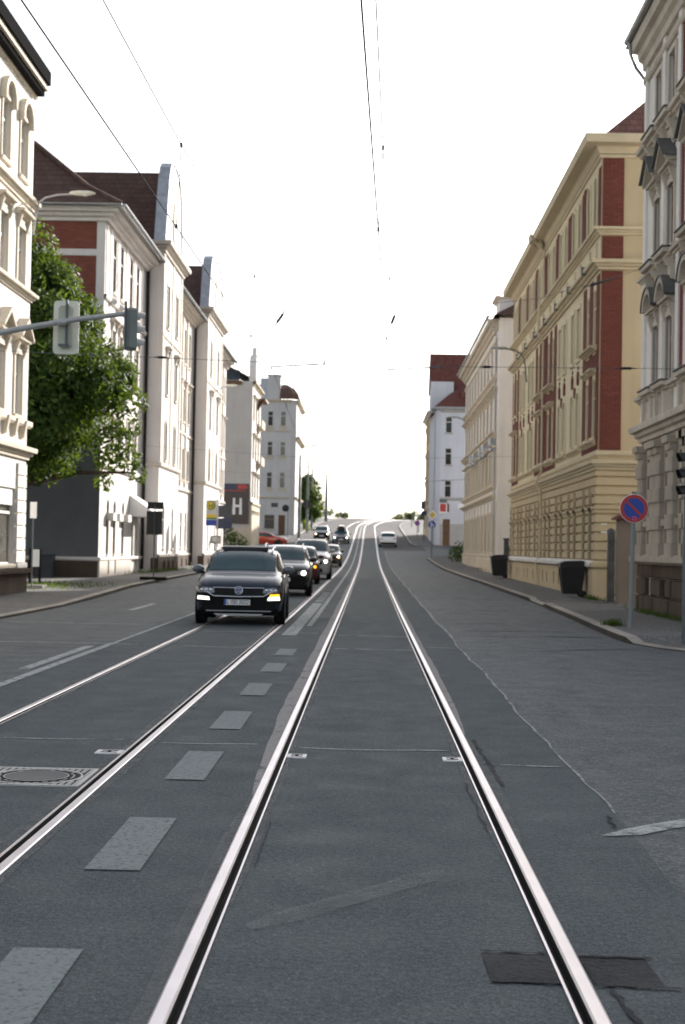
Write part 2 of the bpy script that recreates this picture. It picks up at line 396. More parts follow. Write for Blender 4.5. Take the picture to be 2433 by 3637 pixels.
# pale crack line where the two asphalts meet, cross seams, markings
mb = MB()
w2 = wob(14, .02, 2.3)
strip(mb, lambda y: seamx(y)-(.006+.010*max(0, w2(y)*40))*min(1, y/20), lambda y: seamx(y)+(.016+abs(w2(y))*1.0)*min(1, .25+y/28)+(.03 if y > 26 else 0), [v for v in YL if 8.6 < v < 136], .004)
for (xa, xb, y, k) in ((-.52, .66, 11.2, .035), (.95, 1.45, 10.55, .03), (-1.62, -.86, 11.35, .03), (-3.0, -1.95, 11.45, .03), (-.5, .7, 22.3, .07), (-.5, .72, 25.7, .08),
                       (-2.9, -1.9, 22.2, .06), (-6.6, -3.6, 22.4, .07), (-7.2, -4.2, 28.0, .09), (-3.0, -.9, 26.2, .06), (.95, 1.45, 23.0, .05)):
    segs = 10; pts = []
    for i in range(segs+1):
        x = xa+(xb-xa)*i/segs; yy = y + .03*math.sin(x*5+y); ww = k*rnd.uniform(.5, .9)
        pts += [(x, yy-ww, zr(yy)+.005), (x, yy+ww, zr(yy)+.005)]
    mb.add(pts, [(2*i, 2*i+2, 2*i+3, 2*i+1) for i in range(segs)])
struct(mb.build('road_seam', 'seam'))
def marking(name, matn, rects, dz=.008):
    mb = MB()
    for (xa, xb, ya, yb) in rects:
        yl = [ya] + [v for v in YL if ya < v < yb] + [yb]; strip(mb, lambda y: xa, lambda y: xb, yl, dz)
    return struct(mb.build(name, matn))
marking('lane_marking', 'faded_line', [(-1.345, -1.075, a, a+1.33) for a in (4.2, 6.88, 9.56, 12.24, 15.05, 17.93, 20.65)])
marking('lane_marking', 'white_line', [(-1.53, -1.27, 25.4, 40), (-1.22, -1.11, 28.5, 270)] + [(-1.52, -1.27, 41+1.6*k, 41.8+1.6*k) for k in range(5)])
marking('lane_marking', 'white_line', [(-4.08, -3.96, 9, 22.6), (-4.32, -4.18, 17.6, 21.8), (-4.05, -3.98, 22.6, 44), (-4.5, -4.36, 12.0, 14.6)])
marking('lane_marking', 'white_line', [(-5.72, -5.56, 33.8, 37.6), (-5.72, -5.58, 52, 56), (-5.7, -5.58, 150, 153)])
mb = MB()
arc = [(1.36, 7.98), (1.52, 8.10), (1.70, 8.27), (1.95, 8.47), (2.3, 8.72)]
for (i0, i1) in ((0, 3), (3, 4)):
    for i in range(i0, i1):
        (xa, ya), (xb, yb) = arc[i], arc[i+1]; wa = .0 if i == 0 else .07
        mb.quad((xa+.04, ya-wa, .009), (xb+.04, yb-.07, .009), (xb-.04, yb+.07, .009), (xa-.04, ya+wa, .009))
struct(mb.build('turning_line', 'white_line'))
mb = MB(); o = []
for i in range(15):
    t_ = i/14; x, y = -.47+.9*t_, 5.90+1.14*t_; k = .055*min(1, .4+t_*6, .3+(1-t_)*5); o += [(x+k, y-k, .006), (x-k, y+k, .006)]
mb.add(o, [(2*i, 2*i+2, 2*i+3, 2*i+1) for i in range(14)]); struct(mb.build('old_marking', 'ghost_line'))
mb = MB()
r = random.Random(4)
for x0, x1 in ((.47, .728), (.846, 1.10)):
    nn = 9; top = []; bot = []
    for i in range(nn+1):
        x = x0+(x1-x0)*i/nn; top.append((x+ (0 if x0 < .5 else .0), 5.63-.04*(x-.5)+r.uniform(-.012, .012), .005)); bot.append((x+.01, 5.25-.02*(x-.5)+r.uniform(-.012, .012), .005))
    for i in range(nn): mb.quad(bot[i], bot[i+1], top[i+1], top[i])
struct(mb.build('road_patch', 'patch'))
mb = MB()
def crack(pts, w):
    o = []
    for i, (x, y) in enumerate(pts):
        k = w*r.uniform(.4, 1.2); o += [(x-k, y, zr(y)+.007), (x+k, y, zr(y)+.007)]
    mb.add(o, [(2*i, 2*i+1, 2*i+3, 2*i+2) for i in range(len(pts)-1)])
def crack_run(x0, y0, x1, y1, w, n=14, j=.012):
    crack([(x0+(x1-x0)*i/n+r.uniform(-j, j), y0+(y1-y0)*i/n) for i in range(n+1)], w)
crack_run(.90, 11.9, .93, 9.6, .016, 22, .012); crack_run(.68, 9.7, .70, 8.0, .006); crack_run(.90, 5.2, .98, 4.5, .012)
crack_run(-.535, 8.2, -.53, 7.0, .003, 20, .006); crack_run(1.46, 8.6, 1.44, 8.2, .012)

for (x0, x1, y) in ((.47, .73, 5.635), (.85, 1.13, 5.61), (.47, .73, 5.25), (.85, 1.16, 5.235)):
    o = []
    for i in range(11):
        x = x0+(x1-x0)*i/10; yy = y-.03*(x-.5)+r.uniform(-.008, .008); k = .012*r.uniform(.3, 1.1); o += [(x, yy-k, .009), (x, yy+k, .009)]
    mb.add(o, [(2*i, 2*i+2, 2*i+3, 2*i+1) for i in range(10)])
o = []                                                     # tar line curling over the side-street mouth
for i in range(25):
    t = i/24; x = 2.3+3.6*t; y = 22.3 + .9*math.sin(t*2.6) + .5*t; k = .05*math.sin(PI*min(1, t*1.02)+.05)*r.uniform(.4, 1); o += [(x, y-k, .005), (x, y+k, .005)]
mb.add(o, [(2*i, 2*i+2, 2*i+3, 2*i+1) for i in range(24)])
for k in range(9):                                         # dark repaired cracks across the right lane
    y = 25.5 + k*3.1 + r.uniform(-1, 1); xa = 1.7 + r.uniform(0, .4); xb = xa + r.uniform(1.0, 2.4); o = []
    for i in range(9):
        x = xa+(xb-xa)*i/8; yy = y+.15*math.sin(x*2+k); q = .07*r.uniform(.2, 1); o += [(x, yy-q, zr(yy)+.005), (x, yy+q, zr(yy)+.005)]
    mb.add(o, [(2*i, 2*i+2, 2*i+3, 2*i+1) for i in range(8)])
struct(mb.build('road_crack', 'patch'))

# small rail drain boxes and the manhole
for (xa, xb, lab) in ((-.585, -.44, 'small slotted metal drain box against the left rail of the near tram track'), (.585, .73, 'small slotted metal drain box against the right rail of the near tram track'),
                      (-2.03, -1.83, 'small slotted metal drain box beside the rail just past the manhole')):
    t = thing('rail_drain', lab, 'drain', ((xa+xb)/2, 10.76, 0), group='drain boxes beside the rails')
    w = (xb-xa)/2; mb = MB(); mb.box(-w, w, -.085, .085, -.02, .010); mb.build('drain_frame', 'drain_metal', t)
    mb = MB()
    for k in (-1, 1): mb.box(-w*.6, w*.6, -.010+k*.04, .010+k*.04, .0, .0125)
    mb.box(-.012, .012, -.012, .012, 0, .0127)
    mb.build('slot', 'groove', t)
t = thing('manhole', 'square ornate iron manhole with a round lid beside the left tram rail', 'manhole', (-2.205, 9.56, 0))
mb = MB()
mb.box(-.355, .355, -.355, .355, -.05, .006); 
for s in (-1, 1):
    mb.box(-.355, .355, s*.345-.012, s*.345+.012, 0, .011, 1); mb.box(s*.345-.012, s*.345+.012, -.33, .33, 0, .011, 1)
for k in range(-7, 8):
    for j in range(-7, 8):
        x, y = k*.046, j*.046
        if .315 < math.hypot(x, y) and max(abs(x), abs(y)) < .33: mb.box(x-.015, x+.015, y-.012, y+.012, 0, .010, 1)
mb.build('manhole_frame', ['groove', 'iron_light'], t)
mb = MB(); mb.lathe([(.0, .010), (.205, .010), (.21, .012)], 40, 0, 'z', (0, 0, 0), False); mb.lathe([(.21, .012), (.218, .012)], 40, 1, 'z'); mb.lathe([(.218, .012), (.222, .004), (.296, .004)], 40, 2, 'z'); mb.lathe([(.296, .004), (.298, .012), (.31, .012), (.312, .0)], 40, 1, 'z')
for k in range(28):
    a = 2*PI*k/28; c, s_ = math.cos(a), math.sin(a); rr_ = r.uniform(.235, .275)
    mb.add([(rr_*c-.018*s_, rr_*s_+.018*c, .011), (rr_*c+.018*s_, rr_*s_-.018*c, .011), ((rr_+.014)*c+.018*s_, (rr_+.014)*s_-.018*c, .011), ((rr_+.014)*c-.018*s_, (rr_+.014)*s_+.018*c, .011)], [(0, 1, 2, 3)], 1)
mb.build('lid', ['concrete', 'iron_light', 'groove'], t)

# ------------------------------------------------------------------ kerbs and pavements
KR = [(40, 20.9, .03), (12, 20.9, .03), (8.2, 21.3, .03), (6.3, 22.1, .03), (5.3, 23.0, .03), (4.85, 23.9, .03), (4.62, 24.9, .035), (4.56, 25.3, .12), (4.56, 26.6, .12), (4.64, 29, .12), (4.78, 33, .12), (4.92, 39, .12), (4.98, 40.2, .12), (4.98, 40.8, .05), (5.02, 44, .05), (5.02, 44.6, .12), (5.0, 49, .12),
      (5.0, 64, .12), (4.92, 74, .12), (4.85, 90, .12), (4.8, 109, .12), (4.8, 118, .1), (5.1, 120.5, .05), (6.4, 122, .04), (12, 122.6, .04), (40, 122.6, .04)]
KR2 = [(40, 147.6, .04), (12, 147.6, .04), (6.0, 148, .04), (4.8, 149.2, .08), (4.5, 151.5, .12), (4.4, 160, .12), (4.4, 186, .12), (4.5, 210, .12), (4.5, 240, .12), (4.5, 275, .12), (4.5, 310, .12)]
KL = [(-40, 24.6, .03), (-14, 24.6, .03), (-9.0, 25.4, .04), (-7.7, 27.2, .06), (-7.48, 28.8, .06), (-7.5, 34.9, .06), (-7.75, 41, .10), (-8.25, 49.5, .10), (-8.42, 60, .10), (-8.48, 70, .10), (-8.5, 90, .12), (-8.5, 112, .12), (-8.4, 132, .12), (-9.3, 138, .06), (-12, 139.6, .04), (-40, 139.6, .04)]
KL2 = [(-40, 171.4, .04), (-11, 171.4, .04), (-9.0, 172.6, .06), (-8.3, 175, .12), (-8.2, 200, .12), (-8.2, 240, .12), (-8.2, 275, .12), (-8.2, 310, .12)]
def fine(line):
    out = []
    for (a, b) in zip(line[:-1], line[1:]):
        n = max(1, int(math.dist(a[:2], b[:2])/2.0)) if max(abs(a[0]), abs(b[0])) < 13 else 1
        for k in range(n): t = k/n; out.append(tuple(a[i]+(b[i]-a[i])*t for i in range(3)))
    return out + [line[-1]]
def kerb(line, side, width=.22):
    """side: +1 pavement lies to the right of the walking direction; returns the pavement edge"""
    ln = fine(line); inner = []; mb = MB(); pts = []
    for i, (x, y, h) in enumerate(ln):
        x += cx(y) if abs(x) < 13 else 0
        a = Vector(ln[max(i-1, 0)][:2]); b = Vector(ln[min(i+1, len(ln)-1)][:2]); d = (b-a).normalized(); nrm = Vector((d.y, -d.x))*side
        z = zr(y); xi, yi = x+nrm.x*width, y+nrm.y*width; j = rnd.uniform(-.006, .006)
        pts += [(x+j, y, z-.05), (x+nrm.x*.015+j, y+nrm.y*.015, z+h-.012), (x+nrm.x*.03, y+nrm.y*.03, z+h), (xi, yi, z+h+.004), (xi, yi, z-.05)]
        inner.append((xi, yi, h))
    mb.add(pts, [(5*i+k, 5*i+k+1, 5*(i+1)+k+1, 5*(i+1)+k) for i in range(len(ln)-1) for k in range(4)])
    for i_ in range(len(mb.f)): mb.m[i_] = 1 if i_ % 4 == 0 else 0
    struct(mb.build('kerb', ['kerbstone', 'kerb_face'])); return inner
def pavement(inner, xfar, side):
    mb = MB(); pts = []
    for (x, y, h) in inner: pts += [(x, y, zr(y)+h-.002), (xfar(y), y, zr(y)+h+.02)]
    mb.add(pts, [(2*i, 2*i+1, 2*i+3, 2*i+2) for i in range(len(inner)-1) if abs(pts[2*i][1]-pts[2*i+2][1]) > 1e-4 or True])
    return struct(mb.build('pavement', 'pavement'))
pavement(kerb(KR, 1), lambda y: 42 if (y < 27.5 or y > 119) else 42, 1)
pavement(kerb(KR2, 1), lambda y: 42 + cx(y), 1)
pavement(kerb(KL, -1), lambda y: -42, -1)
pavement(kerb(KL2, -1), lambda y: -42, -1)
# ------------------------------------------------------------------ facade toolkit (local: x along the front, y into the house, z up)
def arcpts(x0, x1, zs, rise, n=8):
    """points of an arch from (x1,zs) over the top to (x0,zs)"""
    c = (x0+x1)/2; w = (x1-x0)/2
    if rise >= w-1e-6: return [(c+w*math.cos(PI*k/n), zs+rise*math.sin(PI*k/n)) for k in range(n+1)]
    R_ = (w*w+rise*rise)/(2*rise); cz = zs+rise-R_; a0 = math.asin(w/R_)
    return [(c+R_*math.sin(a0-2*a0*k/n), cz+R_*math.cos(a0-2*a0*k/n)) for k in range(n+1)]
def facade(mb, x0, x1, z0, z1, ops, dep=.22, m=0, mr=None):
    """ops: (xa, xb, za, zb, rise)"""
    mr = m if mr is None else mr
    xs = sorted({x0, x1} | {v for o in ops for v in o[:2] if x0 < v < x1}); zs = sorted({z0, z1} | {v for o in ops for v in o[2:4] if z0 < v < z1})
    def hole(x, z): return any(o[0] < x < o[1] and o[2] < z < o[3] for o in ops)
    for j in range(len(zs)-1):
        i = 0
        while i < len(xs)-1:
            zc = (zs[j]+zs[j+1])/2
            if hole((xs[i]+xs[i+1])/2, zc): i += 1; continue
            k = i
            while k+1 < len(xs)-1 and not hole((xs[k+1]+xs[k+2])/2, zc): k += 1
            mb.quad((xs[i], 0, zs[j]), (xs[k+1], 0, zs[j]), (xs[k+1], 0, zs[j+1]), (xs[i], 0, zs[j+1]), m); i = k+1
    for (xa, xb, za, zb, rise) in ops:
        mb.quad((xa, 0, za), (xb, 0, za), (xb, dep, za), (xa, dep, za), mr)
        if rise:
            zs_ = zb-rise; ar = arcpts(xa, xb, zs_, rise)
            h = len(ar)//2
            mb.poly([(xb, 0, zb)] + [(p[0], 0, p[1]) for p in ar[:h+1]][::-1], m)
            mb.poly([(xa, 0, zb)] + [(p[0], 0, p[1]) for p in ar[h:]][::-1], m)
            prof = [(xb, za)] + ar + [(xa, za)]
        else: prof = [(xb, za), (xb, zb), (xa, zb), (xa, za)]
        for (p, q) in zip(prof[:-1], prof[1:]): mb.quad((p[0], 0, p[1]), (q[0], 0, q[1]), (q[0], dep, q[1]), (p[0], dep, p[1]), mr)
def mould(mb, x0, x1, prof, m=0, mit0=0, mit1=0, caps=True):
    """prof [(out, z)...] run along the front, mitred at the ends when mit is 1"""
    n = len(prof); a = [(x0-mit0*o, -o, z) for o, z in prof]; b = [(x1+mit1*o, -o, z) for o, z in prof]
    mb.add(a+b, [(i, i+1, n+i+1, n+i) for i in range(n-1)], m)
    if caps and not mit0: mb.poly(a, m)
    if caps and not mit1: mb.poly(b, m)
def cornice(z, h, out):
    return [(-.03, z), (.25*out, z), (.3*out, z+.25*h), (.55*out, z+.35*h), (.62*out, z+.58*h), (.95*out, z+.62*h), (out, z+.9*h), (out, z+h), (-.03, z+h+.02)]
def course(z, h, out): return [(-.03, z), (out*.6, z), (out, z+.35*h), (out, z+h), (-.03, z+h+.01)]
def endT(kind, w):
    """frames for the house's end wall nearest the camera: right-hand houses end at x=w, left-hand ones at x=0"""
    if kind == 'R': return lambda D: Matrix(((0, -1, 0, w), (1, 0, 0, 0), (0, 0, 1, 0), (0, 0, 0, 1)))
    return lambda D: Matrix(((0, 1, 0, 0), (-1, 0, 0, D), (0, 0, 1, 0), (0, 0, 0, 1)))

WM = {}
def win_meshes(w, h, rise, frame, glass, bars, sur, dep):
    key = (round(w, 2), round(h, 2), round(rise, 2), frame, glass, bars, sur, dep)
    if key in WM: return WM[key]
    hw = w/2; zs = h-rise
    def outline(o):
        if rise: return [(-hw+o, o), (hw-o, o)] + arcpts(-hw+o, hw-o, zs, max(rise-o, .02), 8)
        return [(-hw+o, o), (hw-o, o), (hw-o, h-o), (-hw+o, h-o)]
    p = MB(); p.poly([(x, dep-.02, z) for x, z in outline(0)])
    f = MB(); y0, y1 = dep-.06, dep-.024; a, b = outline(0), outline(.055); n = len(a)
    for i in range(n):
        j = (i+1) % n; A, B, C_, D_ = a[i], a[j], b[j], b[i]
        f.quad((A[0], y0, A[1]), (B[0], y0, B[1]), (C_[0], y0, C_[1]), (D_[0], y0, D_[1])); f.quad((D_[0], y0, D_[1]), (C_[0], y0, C_[1]), (C_[0], y1+.01, C_[1]), (D_[0], y1+.01, D_[1]))
    if 'v' in bars: f.box(-.035, .035, y0+.004, y1, .056, (h-rise*.0-.06))
    if 't' in bars: f.box(-hw+.056, hw-.056, y0-.012, y1, h*.66, h*.66+.075)
    if 'h' in bars: f.box(-hw+.056, hw-.056, y0+.012, y1, h*.33, h*.33+.035)
    s = MB()
    s.prism([(-.07, -.10), (-.09, -.04), (-.09, 0.0), (dep-.02, .02), (.02, -.12)], 'x', -hw-.08, hw+.08)
    u = None
    if sur:
        u = MB(); t = .13
        if sur in ('band', 'hood', 'pedi', 'arc'):
            for sx in (-1, 1): u.box(min(sx*hw, sx*(hw+t)), max(sx*hw, sx*(hw+t)), -.045, .02, 0, h+t)
            u.box(-hw, hw, -.045, .02, h, h+t)
        if sur == 'arch':
            o2 = [(hw+t, 0)] + arcpts(-hw-t, hw+t, zs, rise+t, 8) + [(-hw-t, 0)]; i2 = [(hw, 0)] + arcpts(-hw, hw, zs, rise, 8) + [(-hw, 0)]
            for i in range(len(o2)-1):
                A, B, C_, D_ = o2[i], o2[i+1], i2[i+1], i2[i]
                u.quad((A[0], -.05, A[1]), (B[0], -.05, B[1]), (C_[0], -.05, C_[1]), (D_[0], -.05, D_[1])); u.quad((A[0], -.05, A[1]), (B[0], -.05, B[1]), (B[0], .02, B[1]), (A[0], .02, A[1])); u.quad((D_[0], -.05, D_[1]), (C_[0], -.05, C_[1]), (C_[0], .02, C_[1]), (D_[0], .02, D_[1]))
        e = hw+t+.10
        if sur == 'hood':
            mould(u, -e, e, cornice(h+t+.16, .17, .24)); u.box(-hw-t, hw+t, -.03, .02, h+t, h+t+.16)
            for sx in (-1, 1): u.prism([(.02, h+t-.25), (-.07, h+t-.18), (-.12, h+t+.02), (-.16, h+t+.16), (.02, h+t+.16)], 'x', sx*(hw+t*.5)-.05, sx*(hw+t*.5)+.05)
        if sur == 'pedi':
            b0 = h+t+.14; mould(u, -e, e, cornice(b0, .13, .24)); top = b0+.15
            u.prism([(-e, top), (e, top), (0, top+.48)], 'y', -.10, .02)
            for sx in (-1, 1): u.prism([(sx*(e+.05), top-.02), (sx*(e+.05), top+.07), (0, top+.60), (0, top+.47)][::sx], 'y', -.30, .02)
            for sx in (-1, 1): u.prism([(.02, h+t-.28), (-.07, h+t-.2), (-.13, h+t), (-.18, b0), (.02, b0)], 'x', sx*(hw+t*.5)-.06, sx*(hw+t*.5)+.06)
        if sur == 'lunette':
            top = h+.10; o1 = arcpts(-hw-.2, hw+.2, top, .52, 10); i1 = arcpts(-hw-.05, hw+.05, top, .38, 10); y = -.17
            for i in range(10):
                A, B, C_, D_ = o1[i], o1[i+1], i1[i+1], i1[i]
                u.quad((A[0], y, A[1]), (B[0], y, B[1]), (C_[0], y, C_[1]), (D_[0], y, D_[1])); u.quad((A[0], y, A[1]), (B[0], y, B[1]), (B[0], .02, B[1]), (A[0], .02, A[1])); u.quad((D_[0], y, D_[1]), (C_[0], y, C_[1]), (C_[0], .02, C_[1]), (D_[0], .02, D_[1]))
            for sx in (-1, 1): u.box(min(sx*(hw+.05), sx*(hw+.2)), max(sx*(hw+.05), sx*(hw+.2)), -.17, .02, top-.22, top); u.box(min(sx*hw, sx*(hw+.1)), max(sx*hw, sx*(hw+.1)), -.04, .02, 0, h)
            u.box(-hw, hw, -.05, .02, h, h+.1)
        if sur == 'arc':
            b0 = h+t+.14; mould(u, -e, e, cornice(b0, .12, .22)); top = b0+.14; o1 = arcpts(-e-.04, e+.04, top, .5, 10); i1 = arcpts(-e+.1, e-.1, top, .37, 10)
            for i in range(10):
                for (y, d) in ((-.28, 0),):
                    A, B, C_, D_ = o1[i], o1[i+1], i1[i+1], i1[i]
                    u.quad((A[0], y, A[1]), (B[0], y, B[1]), (C_[0], y, C_[1]), (D_[0], y, D_[1])); u.quad((A[0], y, A[1]), (B[0], y, B[1]), (B[0], .02, B[1]), (A[0], .02, A[1])); u.quad((D_[0], y, D_[1]), (C_[0], y, C_[1]), (C_[0], .02, C_[1]), (D_[0], .02, D_[1]))
            u.poly([(x, -.07, z) for x, z in o1])
            u.lathe([(.0, -.16), (.07, -.15), (.11, -.08), (.12, -.04)], 12, 0, 'y', (0, 0, top+.16))
            for sx in (-1, 1): u.prism([(.02, h+t-.3), (-.07, h+t-.2), (-.13, h+t), (-.18, b0), (.02, b0)], 'x', sx*(hw+t*.5)-.06, sx*(hw+t*.5)+.06)
    WM[key] = (p.mesh('window', glass), f.mesh('frame', frame), s, u); return WM[key]
SM = {}
def window(parent, x, z, w, h, rise=0, frame='frame_white', bars='vt', sur=None, trim='Btrim', glass=None, dep=.22, sill=True, T=None, name='window'):
    g = glass or rnd.choice(['win_dark', 'win_dark', 'win_shade', 'win_curtain'])
    p, f, s, u = win_meshes(w, h, rise, frame, g, bars, sur, dep)
    key = (id(p), trim)
    if key not in SM: SM[key] = (s.mesh('sill', trim), u.mesh('window_trim', trim) if u else None)
    sm, um = SM[key]
    o = inst(name, p, parent, (x, 0, z))
    if T is not None: o.matrix_local = T @ Matrix.Translation((x, 0, z))
    inst('frame', f, o)
    if sill: inst('sill', sm, o)
    if um: inst('window_trim', um, o)
    return o
def shell(mb, w, D, z0, z1, m=0, near=True, far=True, x0=0):
    """the walls of a house behind its front"""
    mb.quad((x0, D, z0), (w, D, z0), (w, D, z1), (x0, D, z1), m)
    if near: mb.quad((x0, 0, z0), (x0, D, z0), (x0, D, z1), (x0, 0, z1), m)
    if far: mb.quad((w, 0, z0), (w, D, z0), (w, D, z1), (w, 0, z1), m)
def hiproof(mb, x0, x1, y0, y1, ze, zr_, h0, h1, m=0, ov=.3, bell=False):
    """h0/h1: how far the ridge stops short of each end (0 = gable)"""
    yc = (y0+y1)/2; A, B, C_, D_ = (x0-ov, y0-ov, ze), (x1+ov, y0-ov, ze), (x1+ov, y1+ov, ze), (x0-ov, y1+ov, ze)
    R0, R1 = (x0+h0-(ov if not h0 else 0), yc, zr_), (x1-h1+(ov if not h1 else 0), yc, zr_)
    mb.poly([A, B, R1, R0], m); mb.poly([C_, D_, R0, R1], m); mb.poly([B, C_, R1], m); mb.poly([D_, A, R0], m)
def gutter_run(mb, x0, x1, out, z, r=.08):
    pr = [(-out+r*math.cos(PI+PI*k/6), z+r*math.sin(PI+PI*k/6)) for k in range(7)]
    mb.add([(x, y, zz) for x in (x0, x1) for y, zz in pr], [(i, i+1, 8+i, 7+i) for i in range(6)], 0, True)
    mb.poly([(x0, y, zz) for y, zz in pr]); mb.poly([(x1, y, zz) for y, zz in pr])

# ------------------------------------------------------------------ right: the near ornate house
def right_house(name, label, X, Yfar, Ynear, zb):
    t = thing(name, label, 'house', (X, Yfar, zb), -PI/2); return t, Yfar-Ynear
t, W = right_house('ornate_house', 'cream stucco house with heavy pediments and rusticated brown plinth, nearest on the right', 7.0, 36.8, 27.9, .13)
D = 20.0; Z = lambda z: z-.13
wall = MB(); cols = [1.75, 3.3, 5.9, 7.45]
rows = [(1.55, 3.95, .78, 0), (5.65, 7.2, .70, 0), (8.85, 10.35, .70, 0), (12.15, 13.5, .66, 0)]
gcols = [1.15, 3.3, 4.85, 6.6, 8.3]
ops = [(c-w/2, c+w/2, Z(a), Z(b), r_) for c in cols for a, b, w, r_ in rows[1:]] + [(c-.33, c+.33, Z(1.55), Z(3.95), 0) for c in gcols]
facade(wall, 0, W, -.3, Z(4.45), [o for o in ops if o[3] < Z(4.45)], .13, 1); facade(wall, 0, W, Z(4.45), Z(14.6), [o for o in ops if o[3] > Z(4.45)], .13, 0); shell(wall, W, D, -.3, Z(14.6))
wall.build('wall', ['R1', 'R1ground'], t)
sty = [None, 'arc', 'pedi', 'band']
for c in gcols: window(t, c, Z(1.55), .66, 2.4, 0, 'frame_brown', 'vt', None, 'R1trim', dep=.13, glass='win_dark')
for c in cols:
    for (a, b, w, r_), s_ in zip(rows[1:], sty[1:]):
        window(t, c, Z(a), w, b-a, r_, 'frame_brown', 'vt', s_, 'R1trim', dep=.13, glass='win_shade' if rnd.random() < .6 else 'win_dark')
        e = w/2+.23; cp = MB()
        if s_ == 'pedi':
            tp = Z(b)+.13+.14+.15
            for sx in (-1, 1): cp.prism([(sx*(e+.09), tp+.06), (sx*(e+.09), tp+.10), (0, tp+.645), (0, tp+.603)][::sx], 'y', -.38, .01)
            cp.build('pediment_cover', 'lead', t).location.x = c
        if s_ == 'arc':
            tp = Z(b)+.13+.14+.14; o1 = arcpts(-e-.09, e+.09, tp, .545, 10); o2 = arcpts(-e-.05, e+.05, tp, .507, 10)
            for i in range(10): cp.add([(o1[i][0], -.31, o1[i][1]), (o1[i+1][0], -.31, o1[i+1][1]), (o2[i+1][0], -.31, o2[i+1][1]), (o2[i][0], -.31, o2[i][1]), (o1[i][0], .01, o1[i][1]), (o1[i+1][0], .01, o1[i+1][1]), (o2[i+1][0], .01, o2[i+1][1]), (o2[i][0], .01, o2[i][1])], [(0, 1, 2, 3), (0, 1, 5, 4), (2, 3, 7, 6)])
            for k_ in range(len(cp.v)): pass
            cp.build('pediment_cover', 'lead', t).location.x = c
tr = MB()
mould(tr, 0, W, cornice(Z(14.1), .75, .42), 0, 0, 1); mould(tr, 0, W, course(Z(13.72), .16, .10), 0, 0, 1)
mould(tr, 0, W, cornice(Z(11.72), .26, .26), 0, 0, 1); mould(tr, 0, W, cornice(Z(8.45), .2, .20), 0, 0, 1); mould(tr, 0, W, cornice(Z(5.35), .22, .24), 0, 0, 1); mould(tr, 0, W, cornice(Z(4.42), .38, .36), 0, 0, 1)
for c in cols:
    for zz in (11.72, 8.45, 5.35):          # window ledges stepping forward on consoles
        mould(tr, c-.62, c+.62, cornice(Z(zz)+.004, .24, .33)); fl = MB(); fl.box(c-.66, c+.66, -.36, .0, Z(zz)+.262, Z(zz)+.285); fl.build('ledge_cover', 'lead', t)
        for s_ in (-1, 1): tr.prism([(.0, Z(zz)-.5), (-.10, Z(zz)-.45), (-.14, Z(zz)-.2), (-.30, Z(zz)+.02), (0, Z(zz)+.02)], 'x', c+s_*.45-.07, c+s_*.45+.07)
    for k in range(9): tr.lathe([(.028, Z(4.86)), (.045, Z(4.95)), (.05, Z(5.02)), (.022, Z(5.14)), (.04, Z(5.28)), (.03, Z(5.34))], 6, 0, 'z', (c-.36+.09*k, -.14, 0))
    tr.box(c-.56, c-.42, -.26, .0, Z(4.81), Z(5.36)); tr.box(c+.42, c+.56, -.26, .0, Z(4.81), Z(5.36))
    for k in range(7): tr.lathe([(.0, -.07), (.05, -.05), (.075, 0)], 7, 0, 'y', (c-.42+.14*k, 0, Z(11.45)+.05*math.sin(k*2.1)))
    tr.box(c-.55, c+.55, -.05, .01, Z(11.22), Z(11.68))
wp = MB()
for u in (.28, 2.52, 4.28, 5.15, 6.68, 8.4, 9.1):
    wp.box(u-.16, u+.16, -.07, .02, Z(4.82), Z(14.1))
tr.build('cornice', 'R1trim', t); wp.build('wall_pilaster', 'R1', t)
bk = MB()
for u in (4.72,): bk.box(u-.26, u+.26, -.03, .02, Z(4.85), Z(13.7))
bk.build('brick_strip', 'R1brick', t)
ps = MB()                                    # banded half columns of the ground floor
for u in (.42, 2.0, 2.62, 4.08, 5.6, 5.9, 7.4, 9.0):
    for k in range(8):
        z0 = Z(1.5)+k*.33; wd = .25 if k % 2 else .28; o = .15 if k % 2 else .20
        ps.prism([(u-wd, -.0), (u-wd, -o*.7), (u-wd*.7, -o), (u+wd*.7, -o), (u+wd, -o*.7), (u+wd, 0)], 'z', z0, z0+.325)
    ps.box(u-.30, u+.30, -.27, .0, Z(4.14), Z(4.3)); ps.box(u-.26, u+.26, -.2, 0, Z(3.98), Z(4.138))
mould(ps, 0, W, course(Z(1.32), .2, .3), 0, 0, 1)
for c in gcols: ps.box(c-.36, c+.36, -.10, 0, Z(2.25), Z(2.40))
ps.build('pilaster', 'R1ground', t)
pl = MB()
u = 0.0
for row, (za, zb_) in enumerate(((-.3, .42), (.43, .86), (.87, 1.30))):
    x = 0.0 if row % 2 else -.3
    while x < W:
        xa, xb = max(0, x+.008), min(W, x+.592); o = .10+rnd.uniform(-.015, .02)
        if xb > xa and not (row == 1 and any(abs((xa+xb)/2-c) < .3 for c in cols)):
            pl.prism([(0, za), (-o, za+.03), (-o, zb_-.03), (0, zb_)], 'x', xa, xb)
        x += .6
pl.build('plinth', 'R1plinth', t)
for c in cols: cw = MB(); cw.box(c-.3, c+.3, -.012, .02, Z(.53), Z(.98)); cw.build('cellar_window', 'blackmat', t)
rf = MB(); hiproof(rf, 0, W, 0, D, Z(14.86), Z(19.5), 4.5, 4.5, 0, .5); rf.build('roof', 'slate', t)
g = MB(); gutter_run(g, -.15, W+.4, .50, Z(14.93), .09); g.build('gutter', 'gutter', t); g = MB()
g.tube([(.05, -.48, Z(14.85)), (.05, -.44, Z(14.55)), (.0, -.28, Z(14.2)), (-.1, -.08, Z(14.0)), (-.12, .12, Z(13.8)), (-.12, .14, 4)], .05, 8)
g.build('downpipe', 'gutter', t)

